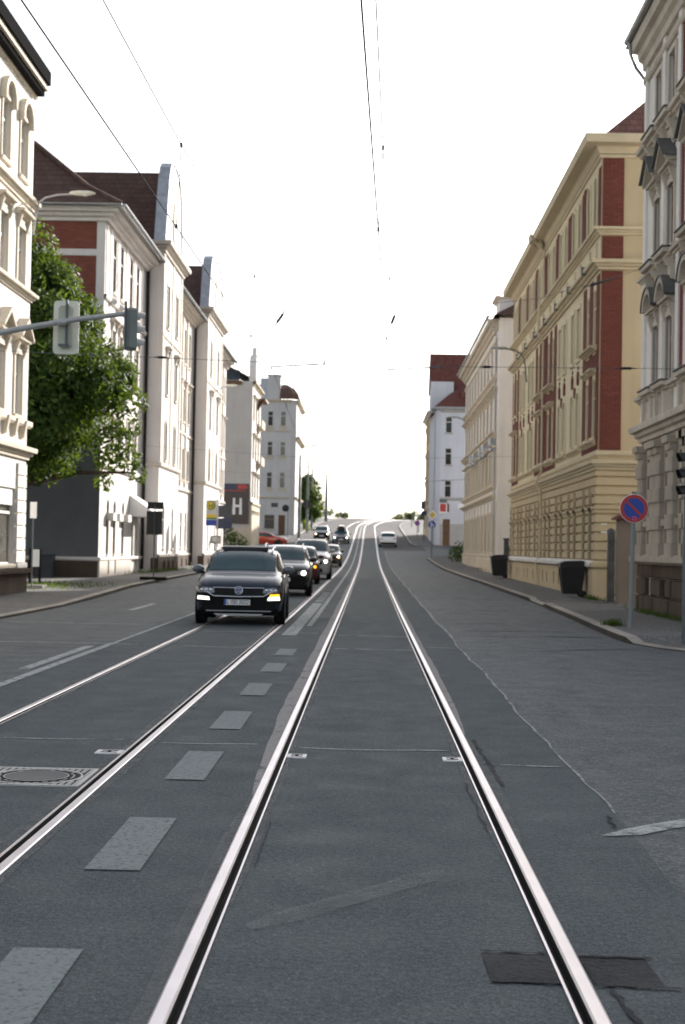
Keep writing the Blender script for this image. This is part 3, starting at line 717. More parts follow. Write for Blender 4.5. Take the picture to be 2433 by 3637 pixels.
# ------------------------------------------------------------------ right: the ochre and brick house
t, W = right_house('ochre_house', 'long yellow ochre house with red brick bays and rows of paired arched windows', 7.1, 71.3, 44.5, .16)
D = 12.0; Z = lambda z: z-.16
near_pairs = [46.15+3.42*k for k in range(8)]
pairs = sorted(71.3-y for y in near_pairs)
groups = {0: 'brick', 1: 'cream', 2: 'cream', 3: 'brick', 4: 'brick', 5: 'cream', 6: 'cream', 7: 'brick'}
wall = MB(); ops = []
for k, c in enumerate(pairs):
    for dx in (-.68, .68):
        x = c+dx
        ops += [(x-.36, x+.36, Z(1.35), Z(3.55), .36), (x-.33, x+.33, Z(5.25), Z(7.1), .33 if groups[k] == 'cream' else 0), (x-.33, x+.33, Z(8.2), Z(9.95), 0), (x-.31, x+.31, Z(12.0), Z(13.6), .31)]
        ops += [(x-.14, x+.14, Z(.42), Z(.86), .14)]
facade(wall, 0, W, -.4, Z(4.6), [o for o in ops if o[3] < Z(4.6)], .10, 0, 0); facade(wall, 0, W, Z(4.6), Z(14.3), [o for o in ops if o[3] > Z(4.6)], .10, 1, 1)
wall.T = endT('R', W)(D); facade(wall, 0, D, -.4, Z(14.3), [], .2); wall.T = None
wall.quad((0, 0, -.4), (0, D, -.4), (0, D, Z(14.3)), (0, 0, Z(14.3))); wall.quad((0, D, -.4), (W, D, -.4), (W, D, Z(14.3)), (0, D, Z(14.3)))
wall.build('wall', ['Y', 'Ycream'], t)
for k, c in enumerate(pairs):
    for dx in (-.68, .68):
        x = c+dx
        window(t, x, Z(1.35), .72, 2.2, .36, 'frame_brown', 'vt', None, 'Ytrim', dep=.10, sill=False, glass=rnd.choice(['win_dark', 'win_dark', 'win_shade']))
        window(t, x, Z(5.25), .66, 1.85, .33 if groups[k] == 'cream' else 0, 'frame_cream', 'vt', 'arch' if groups[k] == 'cream' else None, 'Ycream', dep=.10, glass=rnd.choice(['win_dark', 'win_shade']))
        window(t, x, Z(8.2), .66, 1.75, 0, 'frame_cream', 'vt', 'band' if groups[k] == 'cream' else None, 'Ycream', dep=.10, glass=rnd.choice(['win_dark', 'win_shade']))
        window(t, x, Z(12.0), .62, 1.6, .31, 'frame_cream', 'v', 'arch', 'Ycream', dep=.10, glass='win_dark')
# brick fields of the red bays and the corner strip
def field(x0, x1, z0, z1, o=.018): bk.quad((x0, -o, Z(z0)), (x1, -o, Z(z0)), (x1, -o, Z(z1)), (x0, -o, Z(z1))); 
def fields(x0, x1, z0, z1, holes):
    xs = [x0] + [v for h in holes for v in h] + [x1]
    for a, b in zip(xs[::2], xs[1::2]):
        if b-a > .05: bk.box(a, b, -.02, .02, Z(z0), Z(z1))
for k, c in enumerate(pairs):
    bk = MB(); hx = [(c-.68-.37, c-.68+.37), (c+.68-.37, c+.68+.37)]
    lo_, hi_ = c-1.71, c+1.71
    if k == 0: lo_ = .02
    if k == 7: hi_ = W-.03
    if groups[k] == 'brick':
        fields(lo_, hi_, 4.82, 10.35, hx)
        for (a, b) in hx: bk.box(a, b, -.02, .02, Z(7.35), Z(7.9)); bk.box(a, b, -.02, .02, Z(4.82), Z(5.1))
    fields(lo_, hi_, 11.85, 13.75, [(c-.68-.46, c+.68+.46)]); 
    if k in (0, 2, 4, 6): bk.box(hi_-.18, hi_+.18 if k < 7 else hi_, -.035, .02, Z(11.9), Z(13.8))
    bk.build('brick_bay', 'Ybrick', t)
    if groups[k] == 'cream':
      for s_ in (-.68, .68):                # red keyed heads over the cream windows
            bk = MB(); bk.prism([(c+s_-.13, Z(7.34)), (c+s_+.13, Z(7.34)), (c+s_+.2, Z(7.66)), (c+s_, Z(7.82)), (c+s_-.2, Z(7.66))], 'y', -.05, .02)
            bk.lathe([(0, -.05), (.06, -.04), (.08, 0)], 8, 0, 'y', (c+s_, 0, Z(7.92))); bk.build('brick_ornament', 'Ybrick', t)
      bk = MB(); bk.prism([(c-.10, Z(6.95)), (c+.10, Z(6.95)), (c+.13, Z(7.2)), (c, Z(7.32)), (c-.13, Z(7.2))], 'y', -.06, .02)
      bk.build('brick_ornament', 'Ybrick', t)
bk = MB(); bk.T = endT('R', W)(D)
for (a, b) in ((4.8, 10.42), (10.82, 11.52), (11.82, 14.02)): bk.box(.035, .70, -.03, .02, Z(a), Z(b))
bk.build('brick_strip', 'Ybrick', t)
tr = MB()
profs = [cornice(Z(4.18), .30, .26), course(Z(4.62), .16, .08), cornice(Z(10.46), .28, .32), cornice(Z(11.56), .22, .24), course(Z(13.98), .10, .08)]
big = [(-.03, Z(14.1)), (.10, Z(14.1)), (.18, Z(14.28)), (.22, Z(14.31)), (.56, Z(14.34)), (.59, Z(14.48)), (.61, Z(14.60)), (-.03, Z(14.62))]
for p in profs + [big]:
    mould(tr, 0, W, p, 0, 0, 1); tr.T = endT('R', W)(D); mould(tr, 0, D, p, 0, 1, 0); tr.T = None
for k, c in enumerate(pairs):
    if groups[k] == 'brick':
        for s_ in (-.68, .68): mould(tr, c+s_-.52, c+s_+.52, cornice(Z(7.28), .15, .22))
        mould(tr, c-1.25, c+1.25, cornice(Z(4.98), .16, .2))
        if k in (3, 4, 7): mould(tr, c-1.28, c+1.28, cornice(Z(7.98), .15, .26))
    else: mould(tr, c-1.5, c+1.5, cornice(Z(4.96), .14, .16))
    for s_ in (-.68, .68): tr.box(c+s_-.34, c+s_+.34, -.05, .01, Z(10.92), Z(11.44))
mould(tr, W-14.4, W-13.4, [(a_+.12, b_) for a_, b_ in big[1:-1]])
tr.build('cornice', 'Ytrim', t)
pd = MB()                                    # recessed panels of the frieze
for c in pairs:
    for s_ in (-.68, .68): pd.box(c+s_-.26, c+s_+.26, -.058, .0, Z(11.0), Z(11.36))
pd.build('frieze_panel', 'Ycream', t)
vt_ = MB()
for c in pairs[1::1]: 
    for s_ in (-.68, .0): vt_.lathe([(0, -.065), (.07, -.064), (.075, -.05)], 10, 0, 'y', (c+s_, 0, Z(10.82)))
    vt_.prism([(c-.08, Z(10.6)), (c+.08, Z(10.6)), (c+.05, Z(10.85)), (c-.05, Z(10.85))], 'y', -.36, 0)
vt_.build('frieze_vent', 'dark_galv', t)
rs = MB()                                    # rustication bands of the ground floor, front and end
z = 1.36
while z < 4.1:
    zt = min(z+.27, 4.16); p = [(-.02, Z(z)), (.07, Z(z)+.03), (.07, Z(zt)-.03), (-.02, Z(zt)-.005)]
    hs = sorted([(c+s_-.36, c+s_+.36) for c in pairs for s_ in (-.68, .68)])
    if z < 3.5:
        ed = [.0] + [v for h in hs for v in h] + [W]
        for i, (a, b) in enumerate(zip(ed[::2], ed[1::2])): mould(rs, a, b, p, 0, 0, 1 if b == W else 0)
    else: mould(rs, 0, W, p, 0, 0, 1)
    rs.T = endT('R', W)(D); mould(rs, 0, D, p, 0, 1, 0); rs.T = None
    z += .29
for f_ in (0, 1):
    p = course(Z(2.92), .12, .12)
    if f_: rs.T = endT('R', W)(D); mould(rs, 0, D, p, 0, 1, 0); rs.T = None
    else:
        ed = [.0] + [v for h in hs for v in h] + [W]
        for a, b in zip(ed[::2], ed[1::2]): mould(rs, a, b, p, 0, 0, 1 if b == W else 0)
rs.build('rustication', 'Y', t)
pb = MB(); p = [(-.02, -.4), (.16, -.4), (.14, Z(1.08)), (.22, Z(1.14)), (.22, Z(1.26)), (.06, Z(1.33)), (-.02, Z(1.33))]
hs = sorted([(c+s_-.14, c+s_+.14) for c in pairs for s_ in (-.68, .68)])
lg = MB(); mould(lg, 0, W, [(.20, Z(1.12)), (.25, Z(1.16)), (.25, Z(1.26)), (.07, Z(1.345)), (-.02, Z(1.345)), (-.02, Z(1.105)), (.20, Z(1.105))], 0, 0, 1); lg.build('plinth_ledge', 'ledge', t)
ed = [0.0] + [v for h in hs for v in h] + [W]
for a, b in zip(ed[::2], ed[1::2]): pb.box(a, b, -.13, .0, -.4, Z(1.1))
for a, b in hs: pb.box(a, b, -.13, 0, -.4, Z(.42)); pb.box(a, b, -.13, 0, Z(.86), Z(1.1))
pb.T = endT('R', W)(D); mould(pb, 0, D, [(.18, Z(1.1)), (.23, Z(1.15)), (.23, Z(1.27)), (.05, Z(1.34)), (-.02, Z(1.34)), (-.02, Z(1.1)), (.18, Z(1.1))], 0, 1, 0); pb.box(-.13, D, -.13, .0, -.4, Z(1.1)); pb.T = None
pb.build('plinth', 'Y', t)
for a, b in hs: cw = MB(); cw.box(a-.02, b+.02, -.10, -.06, Z(.4), Z(.88)); cw.build('cellar_window', 'blackmat', t)
rf = MB(); rf.T = None; hiproof(rf, 0.3, W-.25, .22, D, Z(14.78), Z(20.7), 5, 5.2, 0, .13); rf.build('roof', 'tile_red', t)
zf = MB(); zf.box(.2, W-.02, .02, .16, Z(14.62), Z(14.78)); zf.box(W-.2, W-.02, .16, D, Z(14.62), Z(14.77)); zf.build('flashing', 'zinc', t)
dp = MB(); dp.tube([(W-13.7, -.5, Z(14.3)), (W-13.7, -.12, Z(13.9)), (W-13.7, -.10, Z(11.85)), (W-13.7, -.30, Z(11.6)), (W-13.7, -.34, Z(10.5)), (W-13.7, -.10, Z(10.2)), (W-13.7, -.10, Z(4.9)), (W-13.7, -.32, Z(4.4)), (W-13.7, -.12, Z(4.0)), (W-13.7, -.12, Z(1.4)), (W-13.7, -.27, Z(1.2)), (W-13.7, -.2, .1)], .05, 7); dp.build('downpipe', 'Ytrim', t)
hn = MB(); hn.box(W+.045, W+.06, .12, .30, Z(2.2), Z(2.5)); hn.build('house_number', 'white', t)
np_ = MB(); np_.T = endT('R', W)(D); np_.box(.30, .56, -.06, .0, Z(1.55), Z(1.92)); np_.build('wall_plaque', 'D', t)

# ------------------------------------------------------------------ right: the pale house beyond it
t, W = right_house('pale_house', 'pale cream four storey house with a blank end wall and blue balcony boxes', 7.1, 107.0, 79.2, .28)
D = 12.0; Z = lambda z: z-.28
cols = [2.2+2.62*k for k in range(10)]
wall = MB(); rows = [(1.5, 3.7, .95, 0), (5.4, 7.2, .95, 0), (8.5, 10.3, .95, 0), (11.75, 13.3, .9, 0)]
facade(wall, 0, W, -.6, Z(14.6), [(c-w/2, c+w/2, Z(a), Z(b), r_) for c in cols for a, b, w, r_ in rows], .09); shell(wall, W, D, -.6, Z(14.6)); wall.build('wall', 'E', t)
for c in cols:
    for (a, b, w, r_), s_ in zip(rows, ('band', 'band', 'hood', 'band')): window(t, c, Z(a), w, b-a, r_, 'frame_white', 'vt', s_, 'Etrim', dep=.09)
tr = MB()
for p in (cornice(Z(14.1), .6, .55), cornice(Z(11.2), .3, .24), cornice(Z(10.72), .2, .3), cornice(Z(8.05), .26, .34), cornice(Z(5.05), .24, .26), cornice(Z(4.5), .26, .34), course(Z(13.5), .16, .1), course(Z(1.2), .16, .12)): mould(tr, 0, W-1.0, p)
for k, c in enumerate(cols): mould(tr, c-1.0, c+1.0, cornice(Z(7.9), .14, .3)); mould(tr, c-1.0, c+1.0, course(Z(7.42), .12, .3))
for u in [.9+2.62*k for k in range(11)]: tr.box(u-.22, u+.22, -.05, .01, Z(1.4), Z(4.4)); tr.box(u-.2, u+.2, -.04, .01, Z(5.3), Z(7.3))
tr.build('cornice', 'Etrim', t)
for k in (9, 7, 6, 4, 3): bx = MB(); bx.box(cols[k]-.62, cols[k]+.62, -.34, -.02, Z(7.55), Z(8.0)); bx.box(cols[k]-.62, cols[k]+.62, -.30, -.05, Z(7.3), Z(7.548)); bx.build('balcony_box', 'zinc', t)
pl = MB(); pl.box(0, W-.02, -.09, 0, -.6, Z(1.2)); 
for c in cols: pl.box(c-.9, c+.9, -.12, -.088, -.1, Z(1.05))
pl.build('plinth', 'Etrim', t)
rf = MB(); hiproof(rf, 0, W, 0, D, Z(14.72), Z(18.6), 3.6, 3.6, 0, .35); rf.build('roof', 'tile_brown', t)
g = MB(); gutter_run(g, -.2, W-.4, .62, Z(14.8), .09); g.build('gutter', 'gutter', t); g = MB(); g.tube([(W-1.2, -.58, Z(14.7)), (W-1.2, -.5, Z(14.35)), (W-1.2, -.12, Z(14.0)), (W-1.2, -.1, Z(13.2)), (W-1.2, -.08, .1)], .05, 7); g.build('downpipe', 'gutter', t)
dm = MB(); dm.box(W-4.5, W-2.2, .15, 2.2, Z(14.8), Z(16.0)); dm.build('dormer', 'E', t); dm = MB(); mould(dm, W-4.6, W-2.1, [(a-.15, b) for a, b in cornice(Z(16.0), .22, .25)]); dm.box(W-4.5, W-2.2, .15, 2.3, Z(16.0), Z(16.2)); dm.build('dormer_roof', 'Etrim', t)

t, W = right_house('shading_house', 'plain cream house added behind the far end of the pale house to shade the road', 9.3, 134.0, 107.1, .5)  # added mostly out of view to stop a sun streak on the road
wall = MB(); facade(wall, 0, W, -.6, 13.5, [(c-.5, c+.5, a, a+1.7, 0) for c in (2.4, 5.2, 8, 10.8, 13.6, 16.4) for a in (1.5, 4.8, 8.1, 11.2)], .09); shell(wall, W, 11, -.6, 13.5); wall.build('wall', 'E', t)
for c in (2.4, 5.2, 8, 10.8, 13.6, 16.4):
    for a in (1.5, 4.8, 8.1, 11.2): window(t, c, a, 1.0, 1.7, 0, 'frame_white', 'vt', 'band', 'Etrim', dep=.09)
rf = MB(); hiproof(rf, 0, W, 0, 11, 13.52, 16.8, 3, 3, 0, .3); rf.build('roof', 'tile_brown', t)
# ------------------------------------------------------------------ right: bluish corner house past the side street, and the ochre ones behind
t = thing('corner_house', 'bluish white corner house with a steep red tiled roof past the side street', 'house', (6.9, 150.0, 1.95), 0)
W, D = 14.0, 16.0; H = 14.5                   # local: x to the right, y up the street; front faces the camera
T = Matrix.Identity(4)
cut = .5
wall = MB(); ops = [(.97, 1.67, a, b, 0) for a, b in ((5.2, 7.0), (8.6, 10.4), (12.0, 13.7))] + [(6.4, 7.5, a, b, 0) for a, b in ((5.2, 7.0), (8.6, 10.4), (12.0, 13.7))] + [(.85, 1.6, -.2, 2.9, 0), (1.1, 1.5, 3.65, 4.6, .2)]
facade(wall, cut, W, 0-.6, H, ops, .09)
wall.quad((0, cut, -.6), (cut, 0, -.6), (cut, 0, H), (0, cut, H)); wall.quad((0, cut, -.6), (0, D, -.6), (0, D, H), (0, cut, H)); wall.quad((W, 0, -.6), (W, D, -.6), (W, D, H), (W, 0, H)); wall.quad((0, D, -.6), (W, D, -.6), (W, D, H), (0, D, H))
wall.build('wall', 'F', t)
for x, w_ in ((1.32, .7), (6.95, 1.1)):
    for a, b in ((5.2, 7.0), (8.6, 10.4), (12.0, 13.7)): window(t, x, a, w_, b-a, 0, 'frame_white', 't', None, 'Fbase', dep=.09, glass='win_dark')
window(t, 1.3, 3.65, .4, .95, .2, 'frame_brown', '', None, 'Fbase', dep=.09, glass='win_dark', sill=False)
dr = MB(); dr.box(.85, 1.6, .05, .08, -.2, 2.9); dr.build('door', 'wood', t)
bs = MB(); bs.box(cut+.05, .84, -.05, .0, -.6, 2.4); bs.box(1.61, W, -.05, 0, -.6, 2.4); bs.build('plinth', 'Fbase', t)
tr = MB(); mould(tr, cut, W, course(4.9, .3, .16)); mould(tr, cut, W, cornice(H-.35, .4, .35)); tr.build('cornice', 'Fbase', t)
g = MB(); g.tube([(-.4, D, H+.1), (-.4, cut-.15, H+.1), (cut-.15, -.4, H+.1), (W+.3, -.4, H+.1)], .14, 8); g.build('gutter', 'gutter', t); g = MB(); g.tube([(-.05, 1.3, H), (-.05, 1.3, .2)], .07, 7); g.build('downpipe', 'gutter', t)
rf = MB()
e = [(-.4, D, H+.15), (-.4, cut-.15, H+.15), (cut-.15, -.4, H+.15), (W+.3, -.4, H+.15), (W+.3, D, H+.15)]
m_ = [(2.6, D, H+2.9), (2.6, 3.4, H+2.9), (3.4, 2.6, H+2.9), (W, 2.6, H+2.9)]
rf.poly([e[0], e[1], m_[1], m_[0]]); rf.poly([e[1], e[2], m_[2], m_[1]]); rf.poly([e[2], e[3], m_[3], m_[2]])
rf.poly([(-.55, 3.0, H+2.5), (W, 3.0, H+2.5), (W, 6.2, H+6.7), (-.55, 6.2, H+6.7)]); rf.poly([(-.55, 6.2, H+6.7), (W, 6.2, H+6.7), (W, 9.5, H+2.4), (-.55, 9.5, H+2.4)])
rf.build('roof', 'tile_red2', t)
gb = MB(); 
gb.box(-.52, 1.9, 2.4, 3.1, H-.1, H+3.2); gb.poly([(-.4, 2.95, H), (-.4, 3.05, H+2.5), (-.4, 6.2, H+6.55), (-.4, 9.4, H+2.4), (-.4, 9.5, H)])
gb.build('gable', 'F', t)
dm = MB(); dm.box(2.6, 3.7, .6, 2.0, H+1.3, H+2.1); dm.build('dormer', 'tile_red2', t)
for (nm, lab, X, y0, y1, zb, H, mt, rf_) in (('terrace_house', 'ochre terraced house seen edge on behind the bluish corner house', 7.0, 166.2, 180, 2.7, 15.0, 'G', 'tile_red2'),):
    t, W = right_house(nm, lab, X, y1, y0, zb); D = 12
    wall = MB(); cols = [1.6+2.4*k for k in range(int((W-1)/2.4))]
    facade(wall, 0, W, -1.6, H, [(c-.5, c+.5, a, a+1.8, 0) for c in cols for a in (1.6, 5.0, 8.4, 11.6)], .09); shell(wall, W, D, -1.6, H); wall.build('wall', mt, t)
    for c in cols:
        for a in (1.6, 5.0, 8.4, 11.6): window(t, c, a, 1.0, 1.8, 0, 'frame_white', 'vt', 'hood', 'Dtrim', dep=.09)
    tr = MB(); mould(tr, 0, W, cornice(H-.5, .6, .5)); mould(tr, 0, W, cornice(4.3, .3, .3)); mould(tr, 0, W, cornice(7.7, .2, .2)); tr.build('cornice', 'Dtrim', t)
    rf = MB(); hiproof(rf, 0, W, 0, D, H+.1, H+4.6, 0, 0, 0, .4); rf.build('roof', rf_, t)
def left_house(name, label, X, Yn, Yf, zb):
    return thing(name, label, 'house', (X, Yn, zb), PI/2), Yf-Yn
# ------------------------------------------------------------------ left: near stucco house with the shop
t, W = left_house('stucco_house', 'sunlit cream stucco house with a shop window, nearest on the left', -10.1, 29.5, 41.5, .14)
D = 10.5; Z = lambda z: z-.14
cols = [W-1.22-1.98*k for k in range(5)]; rows = [(5.2, 6.95, .84, 0), (8.75, 10.55, .84, 0), (12.0, 13.65, .84, 0)]
wall = MB(); ops = [(c-w/2, c+w/2, Z(a), Z(b), r_) for c in cols for a, b, w, r_ in rows] + [(W-4.0, W-1.2, Z(.95), Z(3.1), 0), (W-8.2, W-5.2, Z(.95), Z(3.1), 0)]
facade(wall, 0, W, -.3, Z(15.3), ops, .17); shell(wall, W, D, -.3, Z(15.3)); wall.build('wall', 'L1', t)
for c in cols:
    for (a, b, w, r_), s_ in zip(rows, ('pedi', 'hood', 'lunette')): window(t, c, Z(a), w, b-a, r_, 'frame_white', 'vt', s_, 'L1trim', dep=.17, glass='win_curtain' if rnd.random() < .7 else 'win_shade')
for c in (W-2.6, W-6.7):
    window(t, c, Z(.95), 2.8 if c > W-3 else 3.0, 2.15, 0, 'frame_white', 't', None, 'L1trim', dep=.17, glass='win_shade', name='shop_window')
tr = MB()
for p in (course(Z(14.65), .14, .08), cornice(Z(11.3), .28, .22), cornice(Z(8.62), .22, .22), cornice(Z(7.9), .001, .001) if 0 else course(Z(4.9), .2, .14), cornice(Z(3.98), .34, .28)): mould(tr, 0, W, p, 0, 0, 1)
for p in (cornice(Z(11.3), .28, .22), cornice(Z(3.98), .34, .28)):
    tr.T = Matrix(((0, -1, 0, W), (1, 0, 0, 0), (0, 0, 1, 0), (0, 0, 0, 1))); mould(tr, 0, 1.2, p, 0, 1, 0); tr.T = None
for c in cols:
    for zz in (4.62,):
        for s_ in (-1, 1): tr.prism([(0, Z(zz)-.1), (-.12, Z(zz)), (-.2, Z(zz)+.45), (0, Z(zz)+.45)], 'x', c+s_*.5-.08, c+s_*.5+.08)
tr.build('cornice', 'L1trim', t)
for u in (W-.6, W-4.6, W-8.8):                # rusticated shop piers
    rp = MB()
    for k in range(8): rp.box(u-.5, u+.5, -.06, .0, Z(1.0)+k*.36, Z(1.32)+k*.36)
    rp.box(u-.56, u+.56, -.12, .0, Z(.84), Z(.98)); rp.build('shop_pier', 'L1', t)
pl = MB(); pl.box(0, W+.04, -.10, .0, -.3, Z(.68)); pl.box(W-4.2, W+.1, -.26, -.0, Z(.70), Z(.82)); pl.build('plinth', 'R1plinth', t)
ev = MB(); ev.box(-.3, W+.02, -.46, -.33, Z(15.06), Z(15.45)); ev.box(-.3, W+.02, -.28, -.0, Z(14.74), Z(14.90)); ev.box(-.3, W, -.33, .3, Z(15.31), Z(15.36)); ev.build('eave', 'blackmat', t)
ev = MB(); ev.box(-.2, W+.04, -.38, -.0, Z(14.903), Z(15.057)); ev.build('eave_trim', 'L1trim', t)
rf = MB(); hiproof(rf, 0, W-.3, .1, D, Z(15.38), Z(17.0), 4, 5.4, 0, .2); rf.build('roof', 'tile_brown', t)
sp = MB(); sp.box(W-3.9, W-1.3, .05, .09, Z(2.62), Z(3.06)); sp.build('shop_blind', 'offwhite', t)

# ------------------------------------------------------------------ left: the brick-ended house with the hipped roof
t, W = left_house('brick_end_house', 'white fronted house with red brick end wall and hipped tile roof behind the maple', -11.0, 57.7, 68.3, .2)
D = 13.0; Z = lambda z: z-.2
cols = [2.2, 3.95, 6.4, 8.2]
wall = MB(); ops = []
for c in cols: ops += [(c-.42, c+.42, Z(12.2), Z(14.5), 0), (c-.40, c+.40, Z(8.7), Z(10.6), 0), (c-.40, c+.40, Z(5.3), Z(7.1), 0)]
gnd_ = [1.9, 3.5, 5.6]
for c in gnd_: ops += [(c-.30, c+.30, Z(1.1), Z(3.45), .30)]
for c in (1.9, 3.5): ops += [(c-.16, c+.16, Z(.3), Z(.72), 0)]
ops += [(7.9, 9.7, Z(.22), Z(3.0), 0)]
facade(wall, 0, W, -.3, Z(15.1), ops, .11, 0); 
wall.T = endT('L', W)(D); facade(wall, 0, D, -.3, Z(5.6), [], .2, 1); facade(wall, 0, D, Z(5.6), Z(15.1), [], .2, 2); wall.T = None
wall.quad((0, D, -.3), (W, D, -.3), (W, D, Z(15.1)), (0, D, Z(15.1))); wall.quad((W, 0, -.3), (W, D, -.3), (W, D, Z(15.1)), (W, 0, Z(15.1)))
wall.build('wall', ['B', 'Bgrey', 'Bbrick'], t)
for c in cols:
    window(t, c, Z(12.2), .84, 2.3, 0, 'frame_brown', 'vt', None, 'Btrim', 'blackmat', .11); window(t, c, Z(8.7), .8, 1.9, 0, 'frame_white', 'vt', 'hood', 'Btrim', dep=.11); window(t, c, Z(5.3), .8, 1.8, 0, 'frame_white', 'vt', 'band', 'Btrim', dep=.11)
for c in gnd_: window(t, c, Z(1.1), .6, 2.35, .3, 'frame_brown', 't', None, 'Btrim', dep=.11, glass='win_shade')
tr = MB()
for p in (cornice(Z(14.75), .5, .62), course(Z(11.6), .18, .12), course(Z(8.15), .16, .1), course(Z(4.7), .2, .14), course(Z(.86), .16, .12)):
    mould(tr, 0, W, p, 0, 1, 0)
    if p[0][1] > 13 or p[0][1] < 2: tr.T = endT('L', W)(D); mould(tr, 0, D, p, 0, 0, 1); tr.T = None
for u in (.45, 1.35, 3.1, 5.15, 7.3, 9.4): tr.box(u-.25, u+.25, -.035, .02, Z(11.8), Z(14.75))
for c in cols: tr.lathe([(0, -.3), (.12, -.26), (.2, -.1), (.1, 0)], 8, 0, 'y', (c-.85, 0, Z(11.72)))
tr.T = endT('L', W)(D); tr.box(0, D-.02, -.03, .02, Z(13.35), Z(13.62)); tr.box(D-.35, D-.0, -.035, .02, Z(5.6), Z(14.75)); tr.T = None
tr.build('cornice', 'B', t)
pl = MB(); pl.box(-.07, 7.6, -.08, .0, -.3, Z(.3)); pl.box(-.07, 1.7, -.08, 0, Z(.3), Z(.86)); pl.box(2.1, 3.3, -.08, 0, Z(.3), Z(.86)); pl.box(3.7, 7.6, -.08, 0, Z(.3), Z(.86)); pl.build('plinth', 'Btrim', t); pl = MB(); pl.box(-.08, -.0, -.0, D, -.3, Z(.9)); pl.build('end_plinth', 'Bplinth', t)
for c in gnd_: bb = MB(); bb.box(c-.42, c+.42, -.32, -.0, Z(2.55), Z(2.88)); bb.build('blind_box', 'offwhite', t)
dr = MB(); dr.box(7.92, 8.9, .06, .10, Z(.25), Z(3.0)); dr.box(8.9, 9.7, .05, .09, Z(.25), Z(3.0)); dr.build('door', 'frame_white', t)
dg = MB(); dg.box(8.1, 8.7, .04, .055, Z(.9), Z(2.7)); dg.build('door_glass', 'win_shade', t)
aw = MB(); u0, u1, p_ = 7.2, 9.8, 1.15
aw.quad((u0, 0, Z(3.85)), (u1, 0, Z(3.85)), (u1, -p_, Z(3.05)), (u0, -p_, Z(3.05))); aw.poly([(u0, 0, Z(3.85)), (u0, -p_, Z(3.05)), (u0, -p_, Z(2.85)), (u0, 0, Z(2.85))]); aw.poly([(u1, 0, Z(3.85)), (u1, -p_, Z(3.05)), (u1, -p_, Z(2.85)), (u1, 0, Z(2.85))]); aw.quad((u0, -p_, Z(3.05)), (u1, -p_, Z(3.05)), (u1, -p_, Z(2.85)), (u0, -p_, Z(2.85)))
aw.build('awning', 'white', t)
rf = MB(); e = .75; ze = Z(15.32); zk = ze+1.0
A = [(-e, -e, ze), (W+.0, -e, ze), (W+.0, D, ze), (-e, D, ze)]; K = [(.5, .9, zk), (W+.0, .9, zk), (W+.0, D, zk), (.5, D, zk)]; Rg = [(4.6, 6.2, Z(20.75)), (W, 6.2, Z(20.75))]
rf.poly([A[0], A[1], K[1], K[0]]); rf.poly([K[0], K[1], Rg[1], Rg[0]]); rf.poly([A[3], A[0], K[0], K[3]]); rf.poly([K[3], K[0], Rg[0]]); rf.poly([K[3], Rg[0], Rg[1], K[2]])
rf.build('roof', 'tile_brown', t)
rc = MB(); rc.tube([Rg[0], ((Rg[0][0]+K[0][0])/2-.05, (Rg[0][1]+K[0][1])/2-.05, (Rg[0][2]+K[0][2])/2+.03), K[0], A[0]], .12, 6); rc.tube([Rg[0], Rg[1]], .12, 6); rc.build('roof_ridge', 'tile_brown', t)
g = MB(); gutter_run(g, -.8, W, .86, ze-.02, .1); g.T = endT('L', W)(D); gutter_run(g, 0, D+.8, .86, ze-.02, .1); g.T = None; g.box(-.72, W, -.74, .1, ze-.10, ze-.03); g.build('gutter', 'gutter', t)
dm = MB(); dm.prism([(-.3, ze+.5), (1.6, ze+1.9), (1.6, ze+.5)], 'x', 3.4, 6.8); dm.build('dormer', 'zinc', t)
wl = MB(); wl.box(2.4, 6.6, -.32, -.06, ze+.45, ze+.70); wl.build('eave_trim', 'white', t)

